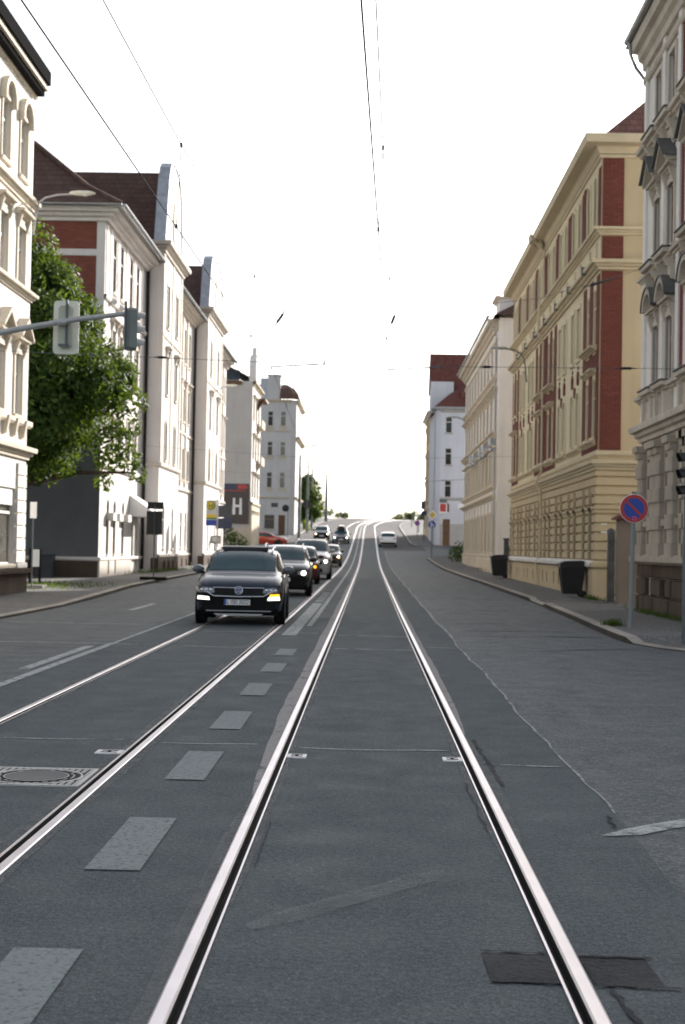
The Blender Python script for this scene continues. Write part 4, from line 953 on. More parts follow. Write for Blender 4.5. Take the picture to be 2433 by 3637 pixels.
# ------------------------------------------------------------------ left: the two houses with tall curved gables
def gable_house(label, Yn, Yf, tw, zb, gh, seed):
    t, W = left_house('gabled_house', label, -11.0, Yn, Yf, zb); D = 13.0; Z = lambda z: z-zb
    wall = MB(); pr = .82; tc = [tw*.27, tw*.73]; rc_ = []
    x = tw+1.5
    while x < W-1.0: rc_.append(x); x += 2.05
    rows = [(1.4, 3.5, .62, .31), (5.75, 7.7, .66, .33), (9.0, 10.9, .72, 0), (12.3, 14.4, .72, 0)]
    ops = [(c-w/2, c+w/2, Z(a), Z(b), r_) for c in tc for a, b, w, r_ in rows] + [(tw/2-.3, tw/2+.3, Z(17.2), Z(19.0), .3)]
    wall.T = Matrix.Translation((0, -pr, 0))
    facade(wall, 0, tw, -.6, Z(15.9), ops[:-1], .11); wall.T = None
    rops = [(c-w/2, c+w/2, Z(a), Z(b), 0) for c in rc_ for a, b, w in ((1.4, 3.5, .8), (5.4, 7.2, .8), (8.8, 10.7, .8), (12.2, 14.2, .8))]
    facade(wall, tw, W, -.6, Z(15.2), rops, .11)
    wall.quad((0, -pr, -.6), (0, 0, -.6), (0, 0, Z(15.9)), (0, -pr, Z(15.9))); wall.quad((tw, -pr, -.6), (tw, 0, -.6), (tw, 0, Z(15.9)), (tw, -pr, Z(15.9)))
    wall.quad((0, 0, -.6), (0, D, -.6), (0, D, Z(15.3)), (0, 0, Z(15.3))); wall.quad((W, 0, -.6), (W, D, -.6), (W, D, Z(15.2)), (W, 0, Z(15.2))); wall.quad((0, D, -.6), (W, D, -.6), (W, D, Z(15.2)), (0, D, Z(15.2)))
    wall.build('wall', 'B', t)
    for c in tc:
        for (a, b, w, r_), s_ in zip(rows, (None, 'arch', 'hood', 'band')):
            o = window(t, c, Z(a), w, b-a, r_, 'frame_white', 'vt', s_, 'Btrim', dep=.11, glass='win_shade'); o.location.y = -pr
    for c in rc_:
        for a, h_, s_ in ((1.4, 2.1, None), (5.4, 1.8, 'band'), (8.8, 1.9, 'hood'), (12.2, 2.0, 'band')): window(t, c, Z(a), .8, h_, 0, 'frame_white', 'vt', s_, 'Btrim', dep=.11, glass='win_shade')
    # curved gable: shoulders, then a steep bell
    c = tw/2; hb = tw/2-.25
    prof = [(-hb, 0), (-hb+.12, .5), (-hb+.35, 1.4), (-hb+.62, 2.5), (-hb+.95, 3.45), (-hb+1.35, 4.05), (-hb+1.9, 4.4), (-.5, 4.55), (0, 4.58)]
    prof = [(x, z*gh/4.58) for x, z in prof]; full = prof + [(-x, z) for x, z in prof[:-1]][::-1]
    gb = MB(); zg = Z(16.25)
    gb.prism([(c+x, zg+z) for x, z in full], 'y', -pr+.02, -pr+.45); gb.build('gable', 'B', t)
    zf = MB(); n = len(full)
    for i in range(n-1):
        (xa, za), (xb, zb2) = full[i], full[i+1]; d = Vector((xb-xa, zb2-za)).normalized(); nx, nz = -d.y*.07, d.x*.07
        P = lambda x, z, y, k: (c+x+nx*k, y, zg+z+nz*k)
        for ya, yb in ((-pr-.05, -pr+.52),): zf.add([P(xa, za, ya, .2), P(xb, zb2, ya, .2), P(xb, zb2, yb, .2), P(xa, za, yb, .2), P(xa, za, ya, 1), P(xb, zb2, ya, 1), P(xb, zb2, yb, 1), P(xa, za, yb, 1)], [(0, 1, 2, 3), (4, 5, 6, 7), (0, 1, 5, 4), (2, 3, 7, 6), (1, 2, 6, 5), (0, 3, 7, 4)])
    zf.build('gable_cap', 'zinc', t)
    nc = MB(); nc.T = Matrix.Translation((0, -pr, 0)); nc.prism([(c-.32, Z(17.0))] + [(c+.32, Z(17.0))] + [(c+x, z) for x, z in arcpts(-.32, .32, Z(18.6), .32)], 'y', -.04, .03); nc.T = None; nc.build('gable_niche', 'Btrim', t)
    tr = MB()
    tr.T = Matrix.Translation((0, -pr, 0))
    for p in (cornice(Z(15.75), .5, .42), course(Z(5.35), .2, .12), course(Z(.95), .16, .12), course(Z(11.7), .14, .08)): mould(tr, 0, tw, p, 0, 1, 1)
    for s_ in (.28, c, tw-.28): tr.box(s_-.24, s_+.24, -.045, .02, Z(5.6), Z(15.7))
    tr.T = None
    mould(tr, tw, W, cornice(Z(14.9), .55, .6)); mould(tr, tw, W, course(Z(4.7), .18, .12)); mould(tr, tw, W, course(Z(.95), .16, .12)); mould(tr, tw, W, course(Z(8.0), .14, .1))
    for k in range(len(rc_)-1): u = (rc_[k]+rc_[k+1])/2; tr.box(u-.22, u+.22, -.09, .02, Z(5.0), Z(14.9))
    tr.T = Matrix(((0, 1, 0, 0), (-1, 0, 0, 0), (0, 0, 1, 0), (0, 0, 0, 1))); mould(tr, -.0, pr, cornice(Z(15.75), .5, .42), 0, 0, 1); mould(tr, 0, pr, course(Z(5.35), .2, .12), 0, 0, 1); tr.T = None
    for k in range(5): tr.lathe([(0, -.35), (.16, -.3), (.26, -.12), (.12, 0)], 8, 0, 'y', (tw+.5+.15*math.sin(k*2), -.15, Z(14.6)+.26*k-.4))
    tr.build('cornice', 'Btrim', t)
    pl = MB(); pl.box(-.06, tw+.06, -pr-.08, -pr+.3, -.6, Z(.94)); pl.box(tw+.07, W, -.1, 0, -.6, Z(.94)); pl.build('plinth', 'Bplinth', t)
    for c_ in tc + [tw/2]: cw = MB(); cw.box(c_-.18, c_+.18, -pr-.095, -pr-.07, Z(.35), Z(.8)); cw.build('cellar_window', 'blackmat', t)
    for c_ in rc_: cw = MB(); cw.box(c_-.18, c_+.18, -.115, -.09, Z(.35), Z(.8)); cw.build('cellar_window', 'blackmat', t)
    rf = MB(); ze = Z(15.45); rg = Z(20.3 if seed else 19.9)
    rf.poly([(tw, -.7, ze), (W, -.7, ze), (W, 6, rg), (tw, 6, rg)]); rf.poly([(-.0, -.0, ze+.3), (tw, -.0, ze+.3), (tw, 6, rg), (-.0, 6, rg)]); rf.poly([(0, 6, rg), (W, 6, rg), (W, D, ze), (0, D, ze)])
    gz = zg+gh-.25; rf.poly([(c, -pr+.45, gz), (c, 5.5, gz), (.1, 5.5, ze+.6), (.1, -pr+.45, ze+.6)]); rf.poly([(c, -pr+.45, gz), (c, 5.5, gz), (tw-.1, 5.5, ze+.6), (tw-.1, -pr+.45, ze+.6)])
    rf.poly([(0, -.0, ze), (0, D, ze), (0, 6, rg)]); rf.poly([(W, -.7, ze), (W, D, ze), (W, 6, rg)])
    rf.build('roof', 'tile_brown', t)
    g = MB(); gutter_run(g, tw+.1, W+.1, .78, ze-.02, .09); g.build('gutter', 'gutter', t); g = MB()
    g.tube([(tw+.22, -.70, ze), (tw+.22, -.5, ze-.4), (tw+.22, -.14, ze-.8), (tw+.22, -.14, .1)], .06, 7); g.build('downpipe', 'gutter_dark', t); g = MB(); g.tube([(-.14, -.3, ze), (-.14, -.12, ze-.6), (-.14, -.12, .1)], .07, 7); g.build('downpipe', 'gutter_dark', t)
    return t
gable_house('pale house with the taller curved gable, adjoining the hipped roof house', 68.3, 87.1, 6.9, .3, 4.5, 1)
gable_house('pale house with the smaller curved gable, last before the billboard wall', 87.1, 107.0, 8.9, .45, 3.7, 0)

# ------------------------------------------------------------------ left: grey gable wall with the billboard, and the house past the side street
t, W = left_house('grey_gable_house', 'plain grey gable wall with a large billboard and dark slate roof', -10.8, 128.8, 138.6, 1.2)
D = 12.0; Z = lambda z: z-1.2; H = Z(16.6)
cols = [1.6, 4.4, 7.4]; wall = MB()
facade(wall, 0, W, -.8, H, [(c-.5, c+.5, a, a+1.8, 0) for c in cols for a in (1.4, 5.0, 8.5, 12.0)], .11, 1); shell(wall, W, D, -.8, H); wall.build('wall', ['C', 'B'], t)
for c in cols:
    for a in (1.4, 5.0, 8.5, 12.0): window(t, c, a, 1.0, 1.8, 0, 'frame_white', 'vt', 'hood', 'Dtrim', dep=.11)
rf = MB(); rf.poly([(-.1, -.3, H+.1), (W, -.3, H+.1), (W, 5.5, H+3.0), (-.1, 5.5, H+3.0)]); rf.poly([(-.1, 5.5, H+3.0), (W, 5.5, H+3.0), (W, D, H+.1), (-.1, D, H+.1)])
rf.poly([(-.25, 1.2, H+.05), (-.25, D+.2, H+.05), (.5, D, H+2.2), (.5, 5.2, H+2.2), (.5, 1.2, H+1.0)]); rf.build('roof', 'slate', t)
ev = MB(); ev.box(-.22, -.0, 1.0, D, H-.32, H+.05); ev.build('eave', 'wood', t)
gb = MB(); gb.prism([(.0, H), (2.6, H), (2.6, H+1.0), (2.2, H+1.9), (1.5, H+2.4), (1.0, H+2.5), (.35, H+2.2), (.0, H+1.4)], 'y', -.28, .35); gb.box(1.0, 1.5, -.2, .2, H+2.45, H+3.2); gb.build('gable', 'B', t)
bal = MB()
for a in (8.1, 11.6): bal = MB(); bal.box(5.4, 9.2, -.5, -.0, a, a+.14); bal.box(5.4, 9.2, -.5, -.46, a+.14, a+.8); bal.prism([(0, a-.8), (-.45, a), (0, a)], 'x', 5.6, 5.8); bal.build('balcony', 'Dtrim', t)
bal = MB(); bal.box(5.2, 9.4, -.8, 0, H-1.2, H-1.0); bal.prism([(0, H-2.2), (-.7, H-1.2), (0, H-1.2)], 'x', 5.4, 5.7); bal.build('balcony_roof', 'wood', t)
tr = MB(); mould(tr, 0, W, cornice(H-.4, .4, .35), 0, 1, 0); mould(tr, 0, W, course(4.2, .25, .16), 0, 1, 0); tr.build('cornice', 'Dtrim', t)
pl = MB(); pl.box(-.06, W, -.08, 0, -.8, 4.1); pl.build('plinth', 'Dtrim', t)
bp = MB(); bp.box(-.09, .0, 0, D, -.8, 2.0); bp.build('end_plinth', 'Dtrim', t)
# billboard (hangs on the gable wall): a poster with a big pale letter and a red arrow
bt = thing('billboard', 'dark billboard with a big pale letter H and red arrow on the gable wall', 'billboard', (-12.1, 128.62, 5.4))
mb = MB(); mb.box(-1.15, 1.15, -.02, .10, -1.75, 1.85); mb.build('board', 'billboard', bt)
mb = MB(); mb.box(-1.15, .05, -.03, -.021, 1.32, 1.80); mb.build('caption_panel', 'navy', bt)
mb = MB(); mb.prism([(.12, 1.36), (.85, 1.36), (1.08, 1.56), (.85, 1.76), (.12, 1.76)], 'y', -.035, -.021); mb.build('arrow', 'red', bt)
mb = MB(); mb.box(-1.15, .8, -.03, -.021, 1.17, 1.25); mb.build('caption_line', 'red', bt)
mb = MB()
for s in (-1, 1): mb.prism([(.12+s*.30-.13, -.95), (.12+s*.30+.13, -.95), (.12+s*.30+.10, .55), (.12+s*.30-.10, .55)], 'y', -.04, -.021)
mb.box(-.08, .32, -.042, -.022, -.28, -.06); mb.build('letter', 'white', bt)
# the house past the side street
t = thing('chamfered_house', 'light grey corner house with brown mansard roof past the side street on the left', 'house', (-9.1, 172.0, 2.85), 0)
W, D = 12.0, 16.0; H = 16.6; c_ = .6
wall = MB(); xs_ = [-1.55-.0, -3.1, -5.0]; rows = [(13.4, 15.2), (9.8, 11.5), (5.9, 7.8)]
facade(wall, -W, -c_, -1, H, [(x-.33, x+.33, a, b, 0) for x in xs_ for a, b in rows] + [(-1.9, -1.1, .0, 2.6, 0), (-3.6, -2.4, .9, 2.6, 0)], .1)
wall.quad((-c_, 0, -1), (0, c_, -1), (0, c_, H), (-c_, 0, H)); wall.quad((0, c_, -1), (0, D, -1), (0, D, H), (0, c_, H)); wall.quad((-W, 0, -1), (-W, D, -1), (-W, D, H), (-W, 0, H)); wall.quad((-W, D, -1), (0, D, -1), (0, D, H), (-W, D, H))
wall.build('wall', 'D', t)
for x in xs_:
    for a, b in rows: window(t, x, a, .66, b-a, 0, 'frame_white', 't', None, 'Dtrim', dep=.1, glass='win_dark' if x < -2 else 'win_curtain')
window(t, -3.0, .9, 1.2, 1.7, 0, 'frame_brown', 't', None, 'Dtrim', dep=.1, glass='win_dark', name='shop_window')
dr = MB(); dr.box(-1.9, -1.1, .05, .09, 0, 2.6); dr.build('door', 'wood', t)
tr = MB(); mould(tr, -W, -c_, cornice(H-.35, .35, .3)); mould(tr, -W, -c_, course(4.6, .2, .14)); mould(tr, -W, -c_, course(12.7, .16, .1)); tr.T = Matrix(((0, -1, 0, 0), (1, 0, 0, 0), (0, 0, 1, 0), (0, 0, 0, 1))); mould(tr, c_, D, cornice(H-.35, .35, .45)); mould(tr, c_, D, cornice(11.8, .35, .5)); mould(tr, c_, D, course(4.6, .25, .3)); tr.T = None
for x in xs_:
    for a, b in rows: tr.box(x-.45, x+.45, -.06, 0, a-.42, a-.14)
tr.build('cornice', 'Dtrim', t)
rf = MB(); e0 = H+.05; pr_ = [(.35, 0), (.2, .7), (-.25, 1.35), (-.9, 1.75), (-1.6, 1.95)]
ring = lambda o, h: [(-2.0, -o, e0+h), (-c_+o*.4, -o, e0+h), (o, c_-o*.4, e0+h), (o, D, e0+h)]
for (o1, h1), (o2, h2) in zip(pr_[:-1], pr_[1:]):
    a, b = ring(o1, h1), ring(o2, h2)
    for i in range(3): rf.poly([a[i], a[i+1], b[i+1], b[i]])
rf.poly([ring(-1.6, 1.95)[0], ring(-1.6, 1.95)[1], ring(-1.6, 1.95)[2], ring(-1.6, 1.95)[3], (-W, D, e0+1.95), (-W, 1.6, e0+1.95)]); rf.build('roof', 'tile_grey', t)
tw = MB(); tw.box(-3.5, -1.95, -.06, 1.2, H, H+2.9); tw.box(-3.6, -1.85, -.16, 1.3, H+2.9, H+3.05); tw.build('roof_tower', 'D', t)
tw = MB(); tw.box(-4.4, -3.5, -.03, 2, H, H+2.6); tw.build('dormer', 'zinc', t)

# ------------------------------------------------------------------ foliage
def leaf_cloud(name, mat_, parent, clumps, per, size, seed, squash=1.0, loc=(0, 0, 0)):
    """clumps: (x, y, z, r); small folded leaves scattered in and on every clump"""
    r = random.Random(seed); v = []; f = []
    for (X, Y_, Z_, R_) in clumps:
        for _ in range(int(per*R_*R_*R_**.3)):
            while True:
                p = Vector((r.uniform(-1, 1), r.uniform(-1, 1), r.uniform(-1, 1)))
                if .2 < p.length < 1: break
            p = p.normalized()*(p.length**.45); p.z *= squash
            c = Vector((X, Y_, Z_)) + p*R_*r.uniform(.82, 1.08)
            n = (p + Vector((r.gauss(0, .6), r.gauss(0, .6), r.gauss(.4, .5)))).normalized(); a = n.orthogonal().normalized(); a = Matrix.Rotation(r.uniform(0, 6.28), 3, n) @ a; b = n.cross(a)
            s = size*r.uniform(.6, 1.35); k = len(v)
            v += [c-a*s, c+b*s*.42-n*s*.12, c+a*s, c-b*s*.42-n*s*.12]; f += [(k, k+1, k+2), (k, k+2, k+3)]
    me = bpy.data.meshes.new(name); me.from_pydata([tuple(p) for p in v], [], f); me.materials.append(M[mat_])
    o = bpy.data.objects.new(name, me); col.objects.link(o); o.location = loc
    if parent is not None: o.parent = parent
    return o
def tree(name, label, loc, H_, R_, trunk_h, lean, n_cl, per, size, mat_, seed, cat='tree', group=None, shape=None, cr=(.22, .36), extra=()):
    r = random.Random(seed); t = thing(name, label, cat, loc, 0, group)
    cz = (trunk_h+H_)/2; rz_ = (H_-trunk_h)/2; cl = []
    while len(cl) < n_cl:
        p = Vector((r.uniform(-1, 1), r.uniform(-1, 1), r.uniform(-1, 1)))
        if .25 < p.length < 1:
            q = p.normalized()*p.length**.5; k = 1.0
            w = shape(q.z) if shape else (1.0 - .25*max(0, q.z) )
            s = r.uniform(*cr)*R_
            cl.append((q.x*(R_-s*.6)*w+lean[0]*(q.z+1)/2, q.y*(R_-s*.6)*w+lean[1]*(q.z+1)/2, cz+q.z*(rz_-s*.6), s))
    cl += list(extra)
    mb = MB(); top = Vector((lean[0]*.4, lean[1]*.4, trunk_h+rz_*.6)); base_r = .045*H_**.9 if H_ > 3 else .03
    mb.tube([(0, 0, -.2), (.03, 0, trunk_h*.5), (top.x*.5, top.y*.5, trunk_h), tuple(top), (top.x, top.y, cz+rz_*.6)], [base_r*1.25, base_r, base_r*.85, base_r*.5, base_r*.12], 9)
    for (x, y, z, s) in r.sample(cl, min(len(cl), 16)):
        b = Vector((top.x*.5, top.y*.5, trunk_h + (max(z, trunk_h+.5)-trunk_h)*.35)); m_ = b.lerp(Vector((x, y, z)), .5) + Vector((r.uniform(-.2, .2), r.uniform(-.2, .2), .25))
        mb.tube([b, m_, (x, y, z)], [base_r*.34, base_r*.2, base_r*.06], 6)
    mb.build('trunk', 'bark', t); leaf_cloud('crown', mat_, t, cl, per, size, seed+1); return t
tree('maple_tree', 'big leafy maple tree in front of the brick end wall on the left', (-12.75, 50.5, .1), 13.1, 4.6, 3.2, (-.25, 0), 120, 640, .115, 'leaf', 5, shape=lambda z: 1.0 if z < -.35 else 1.0-.52*(z+.35)**1.0, cr=(.15, .27), extra=((3.6, -.4, 5.0, .75), (4.2, -.5, 4.5, .55), (4.5, -.6, 4.0, .4), (3.3, 0, 4.3, .5), (3.9, .2, 5.8, .7), (3.2, .3, 3.7, .4), (4.2, 0, 6.6, .6), (3.9, 0, 7.6, .5)))
tree('roadside_tree', 'dense dark tree standing past the light grey corner house', (-8.9, 196.0, 4.2), 7.6, 3.0, .9, (0, 0), 70, 260, .22, 'leaf_dark', 9)
i_ = thing('ivy_bush', 'bright green ivy hanging below the dense dark tree', 'ivy', (-8.3, 189, 3.9)); leaf_cloud('foliage', 'ivy', i_, [(0, 0, .5, .5), (-.2, .2, 1.1, .5), (.1, .1, .2, .6)], 130, .2, 3)
b_ = thing('hedge_bush', 'dark green bush at the foot of the billboard wall', 'bush', (-12.0, 126.2, 1.1)); leaf_cloud('foliage', 'leaf_dark', b_, [(-.8, 0, .8, .9), (.1, .1, .9, .95), (.6, 0, .6, .8), (-.3, -.3, 1.5, .7)], 170, .17, 6)
b_ = thing('hedge_bush', 'round green bush at the far corner of the pale house on the right', 'bush', (7.0, 110.0, .8)); leaf_cloud('foliage', 'leaf_dark', b_, [(-.3, 0, .5, .7), (.2, .3, .9, .8), (.6, .6, .7, .9), (.1, -.3, .4, .6)], 190, .15, 8)
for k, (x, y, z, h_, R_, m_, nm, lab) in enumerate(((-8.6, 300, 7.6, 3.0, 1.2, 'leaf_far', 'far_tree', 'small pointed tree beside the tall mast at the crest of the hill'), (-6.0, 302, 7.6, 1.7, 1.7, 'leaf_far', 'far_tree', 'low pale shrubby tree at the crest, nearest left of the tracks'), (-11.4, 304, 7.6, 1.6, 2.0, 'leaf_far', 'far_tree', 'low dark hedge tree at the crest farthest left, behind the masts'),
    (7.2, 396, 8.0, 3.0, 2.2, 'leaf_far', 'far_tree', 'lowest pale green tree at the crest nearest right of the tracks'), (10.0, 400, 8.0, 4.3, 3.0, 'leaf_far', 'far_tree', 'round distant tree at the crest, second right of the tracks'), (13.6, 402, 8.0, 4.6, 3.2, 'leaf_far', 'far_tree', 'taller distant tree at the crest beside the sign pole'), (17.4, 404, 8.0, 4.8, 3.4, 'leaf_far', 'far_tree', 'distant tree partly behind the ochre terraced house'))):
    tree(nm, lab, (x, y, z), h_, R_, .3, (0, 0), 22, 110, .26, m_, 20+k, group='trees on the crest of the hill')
def tuft(name, label, loc, n, h_, spread, seed, mt='leaf'):
    r = random.Random(seed); v = []; f = []
    for _ in range(n):
        x, y = r.gauss(0, spread[0]), r.gauss(0, spread[1]); a = r.uniform(0, 6.28); hh = h_*r.uniform(.4, 1.1); k = len(v); dx, dy = math.cos(a)*.012, math.sin(a)*.012; lx, ly = r.gauss(0, .35)*hh, r.gauss(0, .35)*hh
        v += [(x-dx, y-dy, 0), (x+dx, y+dy, 0), (x+lx*.5+dx*.8, y+ly*.5+dy*.8, hh*.6), (x+lx, y+ly, hh)]; f += [(k, k+1, k+2), (k, k+2, k+3)]
    me = bpy.data.meshes.new(name); me.from_pydata(v, [], f); me.materials.append(M[mt]); o = bpy.data.objects.new(name, me); col.objects.link(o); o.location = loc
    return o
tag(tuft('grass_tuft', '', (4.98, 28.9, .12), 150, .15, (.09, .14), 2, 'leaf_dark'), 'tuft of grass growing at the foot of the no-stopping sign', 'grass tuft')
stuff(tuft('weeds', '', (6.75, 33.5, .14), 200, .15, (.08, 2.2), 3, 'leaf_dark')); stuff(tuft('weeds', '', (6.85, 43.5, .16), 120, .16, (.08, 1.0), 4)); stuff(tuft('weeds', '', (-10.0, 69.5, .3), 400, .2, (.2, 4.5), 5)); stuff(tuft('weeds', '', (7.0, 93, .4), 260, .16, (.06, 6), 15))
stuff(tuft('grass', '', (-10.9, 47.4, .14), 1300, .13, (1.0, 2.0), 6, 'leaf_dark'))
# ------------------------------------------------------------------ cars (local: nose at y = 0 facing -y, wheels on z = 0)
M['tyre'] = plain('tyre', (.012, .012, .013), .8); M['rim'] = plain('rim', (.35, .36, .38), .35, .8)
M['carglass'] = glassy('carglass', (.026, .056, .068), .05, .25); M['carglass'].node_tree.nodes['Principled BSDF'].inputs['Specular IOR Level'].default_value = .25; M['plastic'] = plain('plastic', (.007, .007, .008), .6, spec=.12)  # teal of carglass stands in for reflected blue sky
M['chrome'] = plain('chrome', (.75, .77, .8), .15, 1.0); M['lens'] = plain('lens', (.10, .11, .12), .12, .3, 1.0); M['reflector'] = plain('reflector', (.7, .72, .75), .2, .9)
M['lamp'] = glow('lamp', (1.0, .93, .80), 1.1); M['indicator'] = glow('indicator', (1.0, .42, .02), 1.3); M['beam'] = glow('beam', (1.0, .94, .82), 4.0); M['tail'] = plain('tail', (.30, .02, .015), .25, 0, .5)
M['plate'] = plain('plate', (.72, .72, .70), .5); M['ink'] = plain('ink', (.02, .02, .02), .6)
def paint(n, c, metal=.0): M[n] = plain(n, c, .3, metal, .6 if n == 'paint_darkblue' else .95, spec=.2); return n
for n, c in (('paint_darkblue', (.010, .018, .034)), ('paint_black', (.014, .014, .016)), ('paint_maroon', (.075, .016, .016)), ('paint_silver', (.40, .40, .41)), ('paint_grey', (.13, .14, .155)), ('paint_orange', (.42, .055, .03)), ('paint_white', (.70, .71, .72)), ('paint_brown', (.06, .045, .04))): paint(n, c)
def lerp(a, b, t): return a+(b-a)*t
def pw(tab, y):
    if y <= tab[0][0]: return tab[0][1]
    for (a, va), (b, vb) in zip(tab[:-1], tab[1:]):
        if y <= b:
            t = (y-a)/(b-a); return va+(vb-va)*t
    return tab[-1][1]
def car(label, loc, rz, L=4.25, Wd=1.82, Hh=1.57, body='paint_darkblue', kind='suv', rails=False, lights='beam', clad=True, detail=False, group='cars on the street', roofbox=False, signal=None, rear_seen=False):
    t = thing('parked_car' if kind == 'parked' else 'car', label, 'car', loc, rz, group)
    hw = Wd/2; k = L/4.25; hz = Hh/1.57
    hat = kind != 'van'
    top = [(0, .70), (.04, .78), (.12, .855), (.3, .945), (.6, 1.005), (1.02, 1.055), (1.35, 1.24), (1.62, 1.40), (1.9, 1.50), (2.25, 1.555), (2.7, 1.57), (3.3, 1.54), (3.72, 1.46), (3.95, 1.22), (4.12, 1.02), (4.2, .92), (4.25, .80)] if kind != 'van' else \
          [(0, .78), (.05, .86), (.15, .94), (.5, 1.02), (.8, 1.08), (1.2, 1.30), (1.55, 1.48), (1.8, 1.55), (2.2, 1.57), (3.6, 1.56), (4.0, 1.50), (4.1, 1.25), (4.2, 1.0), (4.25, .85)]
    belt = [(0, .68), (.04, .755), (.12, .81), (.3, .88), (.6, .94), (1.0, .985), (2.0, 1.03), (3.5, 1.07), (4.1, .99), (4.2, .9), (4.25, .78)]
    wid = [(0, .84), (.05, .905), (.14, .95), (.35, .985), (.8, 1.0), (3.5, 1.0), (4.0, .965), (4.15, .93), (4.25, .86)]
    bot = [(0, .26), (.1, .20), (.6, .22), (3.7, .22), (4.15, .28), (4.25, .36)]
    base = [0, .02, .05, .09, .14, .22, .35, .5, .7, .85, 1.02, 1.12, 1.24, 1.35, 1.48, 1.62, 1.75, 1.9, 2.05, 2.25, 2.5, 2.7, 3.0, 3.3, 3.5, 3.72, 3.84, 3.95, 4.04, 4.12, 4.2, 4.25]
    def sec(y):
        zb, b, tp, w = pw(bot, y)*hz, pw(belt, y)*hz, pw(top, y)*hz, pw(wid, y)*hw
        tp = max(tp, b+.02); c = min(1, max(0, (tp-b-.05)/.45)); rw = lerp(w*.82, hw*.77, c)
        mid = lerp(zb, b, .55)
        sh_ = lerp(.5, .12, c)
        return [(0, zb), (w*.86, zb), (w*.965, zb+.10), (w*1.0, mid), (w*.995, b-.09), (w*.965, b), (lerp(w*.93, w*.945, c), b+.025), (lerp(w*.90, lerp(w*.94, rw, .5), c), lerp(b+.03, lerp(b+.03, tp-.10, .5), c)), (rw+.01, lerp(b+.03+(tp-b)*.4, tp-.105, c)), (rw*.95, tp-.05*c-.01), (rw*.8, tp-.018*c-.004), (rw*.4, tp), (0, tp+.004)]
    yl = [y*k for y in base]; secs = [sec(y) for y in base]; n = len(secs[0])
    mb = MB(); pts = []
    for y, s in zip(yl, secs): pts += [(x, y, z) for x, z in s] + [(-x, y, z) for x, z in s[1:-1]][::-1]
    m = 2*n-2; fs = []; ms = []
    for i in range(len(yl)-1):
        for j in range(m):
            mb.add([], [], 0); a = (i*m+j, i*m+(j+1) % m, (i+1)*m+(j+1) % m, (i+1)*m+j); fs.append(a)
            jj = j if j < n-1 else m-1-j; ms.append(1 if clad and jj <= 1 else 0)
    o0 = len(mb.v); mb.add(pts, fs, 0, True); mb.m = ms
    mb.add(pts[:m], [tuple(range(m))[::-1]], 1 if clad else 0); mb.add(pts[-m:], [tuple(range(m))], 0)
    bd = mb.build('body', [body, 'plastic'], t)
    def patch(name, matn, y0, y1, j0, j1, a0=0., a1=0., both=True, off=.006, sg=1):
        """a sheet lying on the body between stations y0..y1 and section points j0..j1 (trimmed by a0, a1)"""
        idx = [i for i, y in enumerate(base) if y0-1e-6 <= y <= y1+1e-6]; p = MB()
        for sgn in ((1, -1) if both else (sg,)):
            rows = []
            for i in idx:
                s = secs[i]; row = []
                for j in range(j0, j1+1):
                    x, z = s[j]
                    if j == j0 and a0: x, z = lerp(s[j][0], s[j+1][0], a0), lerp(s[j][1], s[j+1][1], a0)
                    if j == j1 and a1: x, z = lerp(s[j][0], s[j-1][0], a1), lerp(s[j][1], s[j-1][1], a1)
                    row.append(Vector((sgn*x, yl[i], z)))
                rows.append(row)
            out = []
            for a, row in enumerate(rows):
                for b, q in enumerate(row):
                    du = rows[min(a+1, len(rows)-1)][b]-rows[max(a-1, 0)][b]; dv = row[min(b+1, len(row)-1)]-row[max(b-1, 0)]; nn = du.cross(dv).normalized()
                    cen = Vector((0, q.y, .8)); nn = nn if nn.dot(q-cen) > 0 else -nn
                    if name in ('windshield', 'rear_window') and nn.z < 0: nn = -nn
                    out.append(q+nn*off)
            w = len(rows[0]); p.add(out, [(a*w+b, a*w+b+1, (a+1)*w+b+1, (a+1)*w+b) for a in range(len(rows)-1) for b in range(w-1)], 0, True)
        return p.build(name, matn, t)
    wt = 1.9 if kind != 'van' else 1.75; wb = 1.12 if kind != 'van' else .85
    patch('windshield', 'carglass', wb, wt, 9, 12)
    for sg in (1, -1): patch('side_window', 'carglass', 1.48, 3.5, 6, 8, both=False, sg=sg)
    if rear_seen: patch('rear_window', 'carglass', 3.72, 4.04, 9, 12)
    # wheels and arches
    tr_ = .335*hz if kind != 'van' else .32*hz
    for y in (.82*k, 3.42*k):
        for sx in (-1, 1):
            a = MB(); a.lathe([(.0, sx*(hw+.002)), (tr_+.075, sx*(hw+.002)), (tr_+.085, sx*(hw-.05))], 20, 0, 'x', (0, y, tr_+.02)); a.build('wheel_arch', 'plastic', t)
            w_ = MB(); w_.lathe([(tr_*.6, -.10), (tr_*.93, -.11), (tr_, -.07), (tr_, .07), (tr_*.93, .11), (tr_*.6, .10)], 24, 0, 'x'); wo = w_.build('wheel', 'tyre', t, (sx*(hw-.095), y, tr_))
            rm = MB(); rm.lathe([(0, sx*.09), (tr_*.2, sx*.095), (tr_*.5, sx*.085), (tr_*.62, sx*.105)], 20, 0, 'x'); rm.build('rim', 'rim', wo)
    # mirrors
    for sx in (-1, 1):
        g = MB(); y = 1.42*k; z = 1.12*hz; g.lathe([(.0, -.12), (.07, -.10), (.105, -.02), (.10, .05), (.0, .06)], 14, 0, 'y', (0, 0, 0))
        for i in range(len(g.v)): g.v[i] = Vector((g.v[i].x*1.25, g.v[i].y, g.v[i].z*.85))
        g.T = None; mo = g.build('mirror', ['paint_grey' if detail else body], t, (sx*(hw+.05), y, z)); st = MB(); st.box(min(0, -sx*.17), max(0, -sx*.17), .0, .05, -.09, -.05); st.build('mirror_arm', 'plastic', mo)  # on the detailed car, grey mirrors stand in for bright reflections
